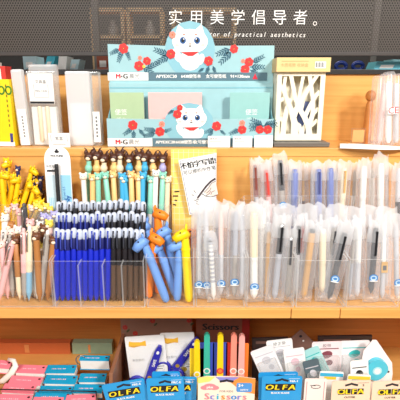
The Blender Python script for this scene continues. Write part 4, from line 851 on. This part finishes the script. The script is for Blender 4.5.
def standing(name, lab, cat, px0, py0, px1, py1, Y, build, grp=None, tilt=-8, hmax=None):
    """a card standing on the lower shelf, its top edge running between two seen corners"""
    a, c1 = P(px0, py0, Y), P(px1, py1, Y); xa = (c1 - a).normalized(); za = Vector((-xa.z, 0, xa.x)); w = (c1 - a).length
    mid = (a + c1) / 2; h = (mid.z - ZL - w / 2 * abs(xa.z) - .0006) / max(.3, za.z)
    m = Matrix.Translation(mid - za * h) @ Matrix((xa, Vector((0, 1, 0)), za)).transposed().to_4x4()
    t = thing(name, lab, cat, None, None, grp, mat=m); build(t, w, h); return t
BP = M('blade_blue', (40, 156, 222), .35); OY = M('brand_yellow', (250, 222, 40), .5); CP = M('blade_cream', (246, 216, 190), .4); SLOT = M('slot_dark', (36, 34, 44), .6)
def rrect(w, z0, z1, r, n=5):
    o = []
    for cx, cz, a0 in ((w / 2 - r, z0 + r, -90), (w / 2 - r, z1 - r, 0), (-w / 2 + r, z1 - r, 90), (-w / 2 + r, z0 + r, 180)):
        o += [(cx + r * math.cos(math.radians(a0 + 90 * k / n)), cz + r * math.sin(math.radians(a0 + 90 * k / n))) for k in range(n + 1)]
    return o
def blade(code, body=BP, split=False, sub='BLACK BLADE'):
    def f(t, w, h):
        b = MB(); b.plate(rrect(w, 0, h, .004), -.0006, .0006, body); wt = CREAM if body is BP else INK
        zt = h - .009; b.strip([(-w * .16, zt), (-w * .05, zt + .002), (0, zt + .0035), (w * .05, zt + .002), (w * .16, zt)], .0036, -.0012, -.0008, SLOT)
        b.text(code, .0062, w * .30, h - .0095, -.0010, wt, weight=1)
        b.rect(w * .16, w * .44, h - .0048, h - .0042, -.0010, wt)
        lh = .0115; zl_ = h - .0215
        if split:
            for k in range(4): b.rect(-w * .33 + k * w * .165, -w * .33 + k * w * .165 + w * .15, zl_ - lh / 2, zl_ + lh / 2, -.0010, INK)
        else: b.rect(-w * .40, w * .34, zl_ - lh / 2 - .001, zl_ + lh / 2 + .001, -.0010, INK)
        for k, ch in enumerate('OLFA'): b.text(ch, .0140, (-w * .255 + k * w * .165) if split else (-w * .30 + k * w * .185), zl_, -.0016, OY, sx=1.25, shear=.0 if split else .18, weight=2)
        b.text(sub, .005, -w * .03, zl_ - .0115, -.0010, wt, weight=1)
        b.rect(-w * .42, w * .42, h * .06, h * .42, -.0010, CREAM)
        b.build('card', t)
        b = MB(); b.box((0, -.0045, h * .26), (w * .7, .008, h * .40), CLEARCASE, .002); b.build('blister', t)
        b = MB(); b.box((0, -.0040, h * .26), (w * .22, .0030, h * .36), DMETAL if body is BP else M('knife_blue', (60, 90, 180), .3), .0005); b.build('blade_case', t)
    return f
BG = 'carded blade packs'
standing('blade_pack', 'tilted blue OLFA blade pack next to the word cards', 'blade pack', 101.5, 385, 144, 378, .012, blade('PRE-E'), BG)
standing('blade_pack', 'upright blue OLFA blade pack below the purple scissors', 'blade pack', 146, 378.5, 183.5, 377, .006, blade('PRC-E'), BG)
standing('blade_pack', 'blue blade pack showing only its top behind the upright one', 'blade pack', 152, 371.5, 180, 371.5, .026, blade('PRC-E'), BG)
standing('blade_pack', 'blue OLFA blade pack half hidden by the colourful scissors pack', 'blade pack', 160, 376, 197, 377, .020, blade('NB-2'), BG)
standing('blade_pack', 'blue OLFA blade pack between the colourful scissors pack and the pink lined card', 'blade pack', 262, 376, 302.5, 376, .006, blade('NA-1'), BG)
standing('blade_pack', 'blue blade pack peeping above the one near the pink lined card', 'blade pack', 258.5, 372.5, 298, 371.5, .018, blade('NA-1'), BG)
standing('blade_pack', 'cream OLFA pack with a yellow and cyan top band', 'blade pack', 332, 381, 371.5, 380, .006, blade('S', CP, True, 'CUTTER'), BG)
standing('blade_pack', 'cream OLFA pack next to the cyan tape pack at the shelf end', 'blade pack', 372.5, 381.5, 412, 380, .003, blade('L', CP, True, 'CUTTER'), BG)
def band_pack(c1, c2):
    def f(t, w, h):
        b = MB(); b.plate(rrect(w, 0, h, .003), -.0006, .0006, CREAM); b.rect(-w * .48, w * .48, h - .010, h - .003, -.001, c1); b.rect(-w * .3, w * .2, h - .016, h - .010, -.0011, c2); b.build('card', t)
        b = MB(); b.box((0, -.004, h * .4), (w * .7, .007, h * .5), CLEARCASE, .002); b.build('blister', t)
    return f
CYB = M('band_cyan', (60, 180, 220), .5); YB_ = M('band_yellow', (246, 206, 60), .5)
standing('refill_pack', 'small pack with a cyan and yellow top, behind the banded cream blade pack', 'refill pack', 320, 371, 344, 372, .05, band_pack(CYB, YB_))
standing('refill_pack', 'small pack with a yellow and cyan top, touching the cyan tape pack', 'refill pack', 348, 374, 371, 375, .034, band_pack(YB_, CYB))
def pinkline(t, w, h):
    b = MB(); b.plate(rrect(w, 0, h, .003), -.0006, .0006, M('card_palepink', (250, 232, 226))); LPK = M('line_pink', (226, 120, 130), .5)
    b.strip([(-w * .4, h - .006), (-w * .4, h * .3), (w * .4, h * .3), (w * .4, h - .006)], .0008, -.0011, -.0007, LPK)
    b.tube([(w * .02 + .008 * math.cos(q * math.pi / 6), -.0008, h - .016 + .0035 * math.sin(q * math.pi / 6)) for q in range(13)], .0005, INK, 5); b.strip([(-w * .25, h - .013), (w * .0, h - .014)], .0007, -.0012, -.0008, INK); b.build('card', t)
standing('carded_scissors', 'pale pink lined card with a small drawing, beside the blue blade pack', 'card pack', 305, 378.5, 327, 378.5, .012, pinkline)
# kids' scissors pack
def kids(t, w, h):
    b = MB(); ORG, PUR = M('kids_orange', (250, 150, 70), .5), M('kids_purple', (140, 140, 214), .5)
    zz = h; out = [(-w / 2, 0), (w / 2, 0), (w / 2, h - .004), (w * .2, h), (-w * .35, h), (-w / 2, h - .004)]
    b.plate(out, -.0006, .0006, M('kids_cream', (252, 232, 214), .5))
    b.plate([(w * .5, h - .034), (w * .5, h - .004), (w * .2, h), (-w * .05, h - .001), (w * .1, h - .014), (w * .28, h - .030)], -.0009, -.0007, ORG)
    b.plate([(-w * .2, h - .001), (w * .22, h - .001), (w * .1, h - .009), (-w * .08, h - .011)][::-1], -.0011, -.0009, PUR)
    b.plate([(-w * .5, h - .003), (-w * .34, h), (-w * .2, h - .001), (-w * .3, h - .010), (-w * .5, h - .014)], -.0010, -.0008, M('kids_yellow', (252, 226, 120), .5))
    b.strip([(-w * .12, h - .0095), (-w * .03, h - .008), (0, h - .0065), (w * .03, h - .008), (w * .12, h - .0095)], .004, -.0016, -.0012, SLOT)
    CLD = M('kids_pink', (244, 140, 150), .5); b.disc(-w * .29, h - .020, .011, .0062, -.0012, CLD); b.disc(-w * .37, h - .022, .008, .0045, -.0013, CLD); b.disc(-w * .21, h - .022, .008, .0045, -.0014, CLD); b.text('plus', .007, -w * .29, h - .0205, -.0018, CREAM, weight=1)
    KB = M('kids_blue', (80, 150, 220), .5); b.plate(rrect(w * .27, -.018, 0, .003), -.0013, -.0011, KB, Matrix.Translation((w * .31, 0, h - .012))); b.text('3+', .009, w * .25, h - .017, -.0017, CREAM, weight=1); b.text('SAFETY', .0042, w * .31, h - .0255, -.0017, CREAM, weight=1)
    for k, ch in enumerate('Scissors'): b.text(ch, .018, -w * .34 + k * w * .095, h - .040, -.0014, (CLD, PUR, CYB, ORG, CLD, KB, PUR, CLD)[k], weight=2)
    b.text('FOR KIDS', .0055, 0, h - .0290, -.0014, GREYINK); b.build('card', t)
    b = MB(); b.box((0, -.0045, h * .28), (w * .7, .008, h * .44), CLEARCASE, .002); b.build('blister', t)
standing('kids_scissors_pack', 'colourful children\'s scissors pack with orange corner and pink cloud', 'scissors pack', 198, 376, 255.5, 376.5, .004, kids)
# sheathed safety scissors behind it
for i, (px, pyt, c, cardc, lab) in enumerate(((197, 340, 'yellow', 'cardy', 'yellow sheathed scissors closest to the purple scissors'), (207, 333, 'green', 'cardb', 'sea green sheathed scissors beside the yellow ones'), (220.5, 333, 'yellow', 'cardb', 'yellow sheathed scissors with a red dot, in the middle'), (234, 333, 'pink', 'cardr', 'first of the two salmon pink sheathed scissors'), (242, 334, 'rose', 'cardo', 'rose sheathed scissors beside the orange card'))):
    cc = dict(yellow=(250, 216, 30), green=(60, 184, 160), pink=(246, 150, 130), rose=(250, 176, 168))[c]; kc = dict(cardy=(250, 214, 40), cardb=(64, 84, 196), cardr=(226, 60, 48), cardo=(248, 130, 50))[cardc]; Y = .085
    def f(t, w, h, cc=cc, kc=kc, c=c, i=i):
        m = M('sheath_' + c, cc, .3); hh = h * .86
        b = MB(); b.plate(rrect(w * 1.25, 0, hh, .002), .004, .005, M('scard_%d' % i, kc, .5)); b.build('card', t)
        b = MB(); b.plate([(-.0065, h * .2), (.0065, h * .2), (.0052, h - .004), (.002, h), (-.002, h), (-.0052, h - .004)], -.004, .0035, m); b.build('sheath', t)
        b = MB(); b.disc(0, h * .52, .0065, .0065, -.0046, COL['white'] if i != 2 else REDF); b.disc(0, h * .52, .0042, .0042, -.0050, m if i != 2 else M('dot_orange', (250, 130, 60), .5)); b.text('剪', .008, 0, h * .38, -.0046, CREAM); b.build('badge', t)
        b = MB()
        for sx in (-1, 1): b.tube([(sx * .009 + .007 * math.cos(q * math.pi / 8), 0, .017 + .013 * math.sin(q * math.pi / 8)) for q in range(17)], .0022, M('handle_' + c, tuple(int(x * .8) for x in cc), .4), 6)
        b.build('handle', t)
    standing('safety_scissors', lab, 'scissors', px - 6, pyt, px + 6, pyt, Y, f, 'sheathed safety scissors')
# brown board with the word Scissors
def board(t, w, h):
    b = MB(); b.box((0, 0, h / 2), (w, .003, h), M('board_maroon', (138, 80, 62), .5), .0003); b.rect(w * .36, w * .5, .002, h - .002, -.0020, M('board_red', (150, 34, 30), .5)); b.text('Scissors', .0205, -w * .04, h - (P(0, 311, .17).z - P(0, 326.5, .17).z), -.0024, INK, weight=2, sx=1.15); b.build('panel', t)
standing('header_board', 'dark maroon board lettered Scissors behind the sheathed scissors', 'sign board', 196, 311, 250, 311, .17, board)
# brown card with red flowers and white scissors packs
def floral(t, w, h):
    b = MB(); b.box((0, 0, h / 2), (w, .002, h), M('floral_brown', (146, 108, 90), .6), .0003)
    dzr = lambda row: P(0, 311, .168).z - P(0, row, .168).z
    for x, dz in ((-.44, dzr(327)), (-.05, dzr(320.5)), (.22, dzr(334)), (.46, dzr(320)), (-.3, dzr(333))): flower(b, x * w, h - dz, .0052, -.0014, M('floral_red', (186, 56, 50), .6)); b.disc(x * w + .006, h - dz - .008, .005, .002, -.0014, M('floral_leaf', (70, 80, 50), .6), .8)
    b.build('panel', t)
standing('header_board', 'taupe board with small red flowers behind the purple scissors', 'sign board', 120, 311, 192, 311, .168, floral)
PURP = M('scissor_purple', (44, 40, 170), .35)
def scis(lean, dx, up=.44):
    def f(t, w, h):
        b = MB(); b.plate(rrect(w, 0, h, .003), -.0006, .0006, WHITE); CAT = M('print_orange', (250, 190, 60), .5)
        b.plate([(-w * .42, h - .016), (-w * .40, h - .010), (-w * .3, h - .012), (-w * .1, h - .013), (w * .02, h - .010), (w * .02, h - .022), (-w * .1, h - .021), (-w * .3, h - .024), (-w * .42, h - .021)][::-1], -.0010, -.0008, CAT)
        b.text('安全剪刀', .006, -w * .22, h * .62, -.0010, GREYINK); b.rect(w * .22, w * .42, h * .5, h * .51, -.001, GREYINK); b.rect(w * .22, w * .38, h * .46, h * .47, -.001, GREYINK); b.disc(w * .15, h * .42, .006, .006, -.001, YB_); b.build('card', t)
        T = Matrix.Translation((dx, -.006, h * up)) @ Matrix.Rotation(lean, 4, 'Y')
        b = MB(); b.plate([(-.0075, -.02), (.0065, -.02), (.0080, .02), (.0062, .054), (.003, .062), (-.003, .062), (-.006, .05), (-.0075, .02)], -.003, .003, PURP, T); b.disc(0, -.010, .0042, .0042, -.0034, M('rivet_gold', (230, 190, 70), .3, .6), T=T); b.text('SAFE', .008, 0, .024, -.0034, CREAM, rot=math.pi / 2, T=T, weight=1); b.disc(0, .048, .0028, .0038, -.0034, CREAM, T=T); b.build('blade_guard', t)
        b = MB()
        for sx in (-1, 1): b.tube([T @ Vector((sx * .016 + .014 * math.cos(q * math.pi / 8) - .004, 0, -.034 + .016 * math.sin(q * math.pi / 8))) for q in range(17)], .0036, PURP, 8)
        b.build('handle', t)
        b = MB(); b.box((0, -.008, h * .48), (w * .9, .014, h * .8), ACR, .004); b.build('blister', t)
    return f
standing('carded_scissors', 'purple safety scissors on a white card, nearest the brown divider', 'scissors', 124.5, 337, 164, 334.5, .110, scis(.38, .006), 'purple carded scissors')
standing('carded_scissors', 'purple safety scissors on a white card beside the sheathed yellow scissors', 'scissors', 160, 333, 194, 332, .118, scis(.62, .004, .58), 'purple carded scissors')
def plainpack(c, mark, txt=None, diamond=False):
    def f(t, w, h):
        b = MB(); b.plate(rrect(w, 0, h, .004), -.0006, .0006, c); b.rect(-w * .4, w * .4, h - .016, h - .014, -.001, mark); b.disc(0, h - .028, w * .2, .008, -.001, mark, .3); b.disc(w * .1, h - .045, w * .12, .006, -.001, mark)
        if txt: b.text(txt, .008, 0, h - .009, -.0010, GREYINK)
        b.build('card', t); b = MB(); b.box((0, -.0055, h * .45), (w * .84, .010, h * .7), CLEARCASE, .003); b.build('blister', t)
    return f
LG = M('mark_grey', (206, 204, 210), .5); MAU = M('mark_mauve', (226, 190, 200), .5); TQ = M('mark_teal', (60, 190, 190), .5); MAR = M('mark_maroon', (130, 64, 76), .5); PW = M('pack_offwhite', (240, 238, 240))
standing('stationery_pack', 'white pack printed grey, tilted next to the sheathed scissors', 'pack', 250, 352, 272, 344, .085, plainpack(PW, LG))
standing('stationery_pack', 'tall white pack with a red and grey print in the lower middle', 'pack', 266, 341, 292, 338, .095, plainpack(WHITE, LG, '修正带'))
standing('stationery_pack', 'white pack with mauve print in front of the taupe corner board', 'pack', 283, 350, 304, 347, .080, plainpack(WHITE, MAU))
standing('stationery_pack', 'teal marked pack beside the taupe corner board', 'pack', 301, 352, 318, 345, .088, plainpack(M('pack_tealpale', (170, 222, 222)), TQ))
standing('stationery_pack', 'white and pink pack with a maroon band', 'pack', 312, 342, 342, 341, .090, plainpack(M('pack_pinkwhite', (246, 226, 228)), MAR, '胶带'))
standing('stationery_pack', 'white pack with a teal mark between the maroon banded pack and the cyan tape', 'pack', 340, 341, 370, 340, .094, plainpack(PW, TQ))
standing('stationery_pack', 'small dark teal bladed pack below the taupe corner board', 'pack', 302, 362, 318, 358, .06, plainpack(M('pack_slate', (86, 104, 112)), LG))
def cornerb(t, w, h):
    b = MB(); b.plate([(-w / 2, 0), (w / 2, 0), (w / 2, h * .72), (0, h), (-w / 2, h * .72)], -.001, .001, M('corner_taupe', (138, 104, 92), .6)); b.disc(0, h * .88, .003, .003, -.0014, SLOT); b.disc(.006, h * .80, .002, .002, -.0014, CREAM); b.build('panel', t)
standing('corner_board', 'taupe pointed board rising behind the white packs', 'sign board', 284, 329, 318, 329, .150, cornerb)
def dark(t, w, h):
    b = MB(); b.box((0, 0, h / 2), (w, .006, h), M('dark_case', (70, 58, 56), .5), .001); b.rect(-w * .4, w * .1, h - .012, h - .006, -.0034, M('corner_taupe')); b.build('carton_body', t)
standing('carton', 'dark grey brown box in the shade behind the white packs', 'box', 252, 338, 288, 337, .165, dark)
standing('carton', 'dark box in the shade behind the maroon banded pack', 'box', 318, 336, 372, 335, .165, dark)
# cyan tape dispenser pack
def tape(t, w, h):
    b = MB(); b.plate([(w * .5, 0), (w * .5, h * .55), (w * .44, h * .70), (-w * .10, h), (-w * .22, h), (-w * .45, h * .86), (-w * .5, h * .5), (-w * .45, 0)][::-1], -.0006, .0008, M('tape_pack', (248, 240, 238), .5)); b.build('card', t)
    CYT = M('tape_cyan', (80, 196, 220), .3); b = MB(); b.disc(0, 0, 0, 0, 0, CYT, n=3)
    n = 24; vs = []; fs = []
    b = MB(); cx, cz = -w * .06, h * .64; o1 = [(cx + .019 * math.cos(k * 2 * math.pi / n + .3) * (1 + .12 * math.cos(k * 4 * math.pi / n)), cz + .022 * math.sin(k * 2 * math.pi / n + .3)) for k in range(n)]
    b.plate(o1, -.010, -.001, CYT); b.disc(cx + .001, cz - .001, .0085, .0085, -.0104, M('tape_rim', (170, 226, 236), .4)); b.disc(cx + .001, cz - .001, .0055, .0055, -.0108, CREAM); b.build('tape_case', t)
    b = MB(); b.disc(w * .36, h * .58, .0022, .0022, -.0012, INK); b.rect(w * .18, w * .4, h * .3, h * .34, -.0012, LG); b.build('print', t)
standing('tape_pack', 'white angular pack with a round cyan tape dispenser', 'tape pack', 363, 340, 397, 340, .070, tape)
standing('blister_pack', 'white pack with black bars between the teal marked pack and the cyan tape', 'pack', 350, 361, 368, 359, .052, plainpack(WHITE, INK))

# ------------------------------------------------------------------ light
def area(name, loc, tgt, size, power, col=(1, .96, .9), sy=None):
    l = bpy.data.lights.new(name, 'AREA'); l.energy = power; l.size = size; l.color = col
    if sy: l.shape = 'RECTANGLE'; l.size_y = sy
    o = bpy.data.objects.new(name, l); C.objects.link(o); o.location = loc
    o.rotation_euler = (Vector(tgt) - Vector(loc)).to_track_quat('-Z', 'Y').to_euler()
area('ceiling_spot', (1.1, -1.5, 2.45), (0, .1, 1.1), .28, 54, (1, .94, .87))
area('ceiling_panel', (-0.7, -2.0, 2.5), (0, .05, 1.0), 1.3, 50, (1, .97, .94), .7)
area('far_side_lamp', (0.1, 0.85, 2.3), (0, .5, 1.45), .6, 9, (1, .9, .75))
w = bpy.data.worlds.new('shop'); SC.world = w; w.use_nodes = True
w.node_tree.nodes['Background'].inputs['Color'].default_value = (1, .97, .93, 1); w.node_tree.nodes['Background'].inputs['Strength'].default_value = .27
SC.view_settings.view_transform = 'Standard'; SC.view_settings.look = 'None'; SC.view_settings.gamma = 1; SC.view_settings.use_curve_mapping = False
SC.view_settings.exposure = 0.0
SC.cycles.transparent_max_bounces = 48; SC.cycles.max_bounces = 8; SC.cycles.use_denoising = True
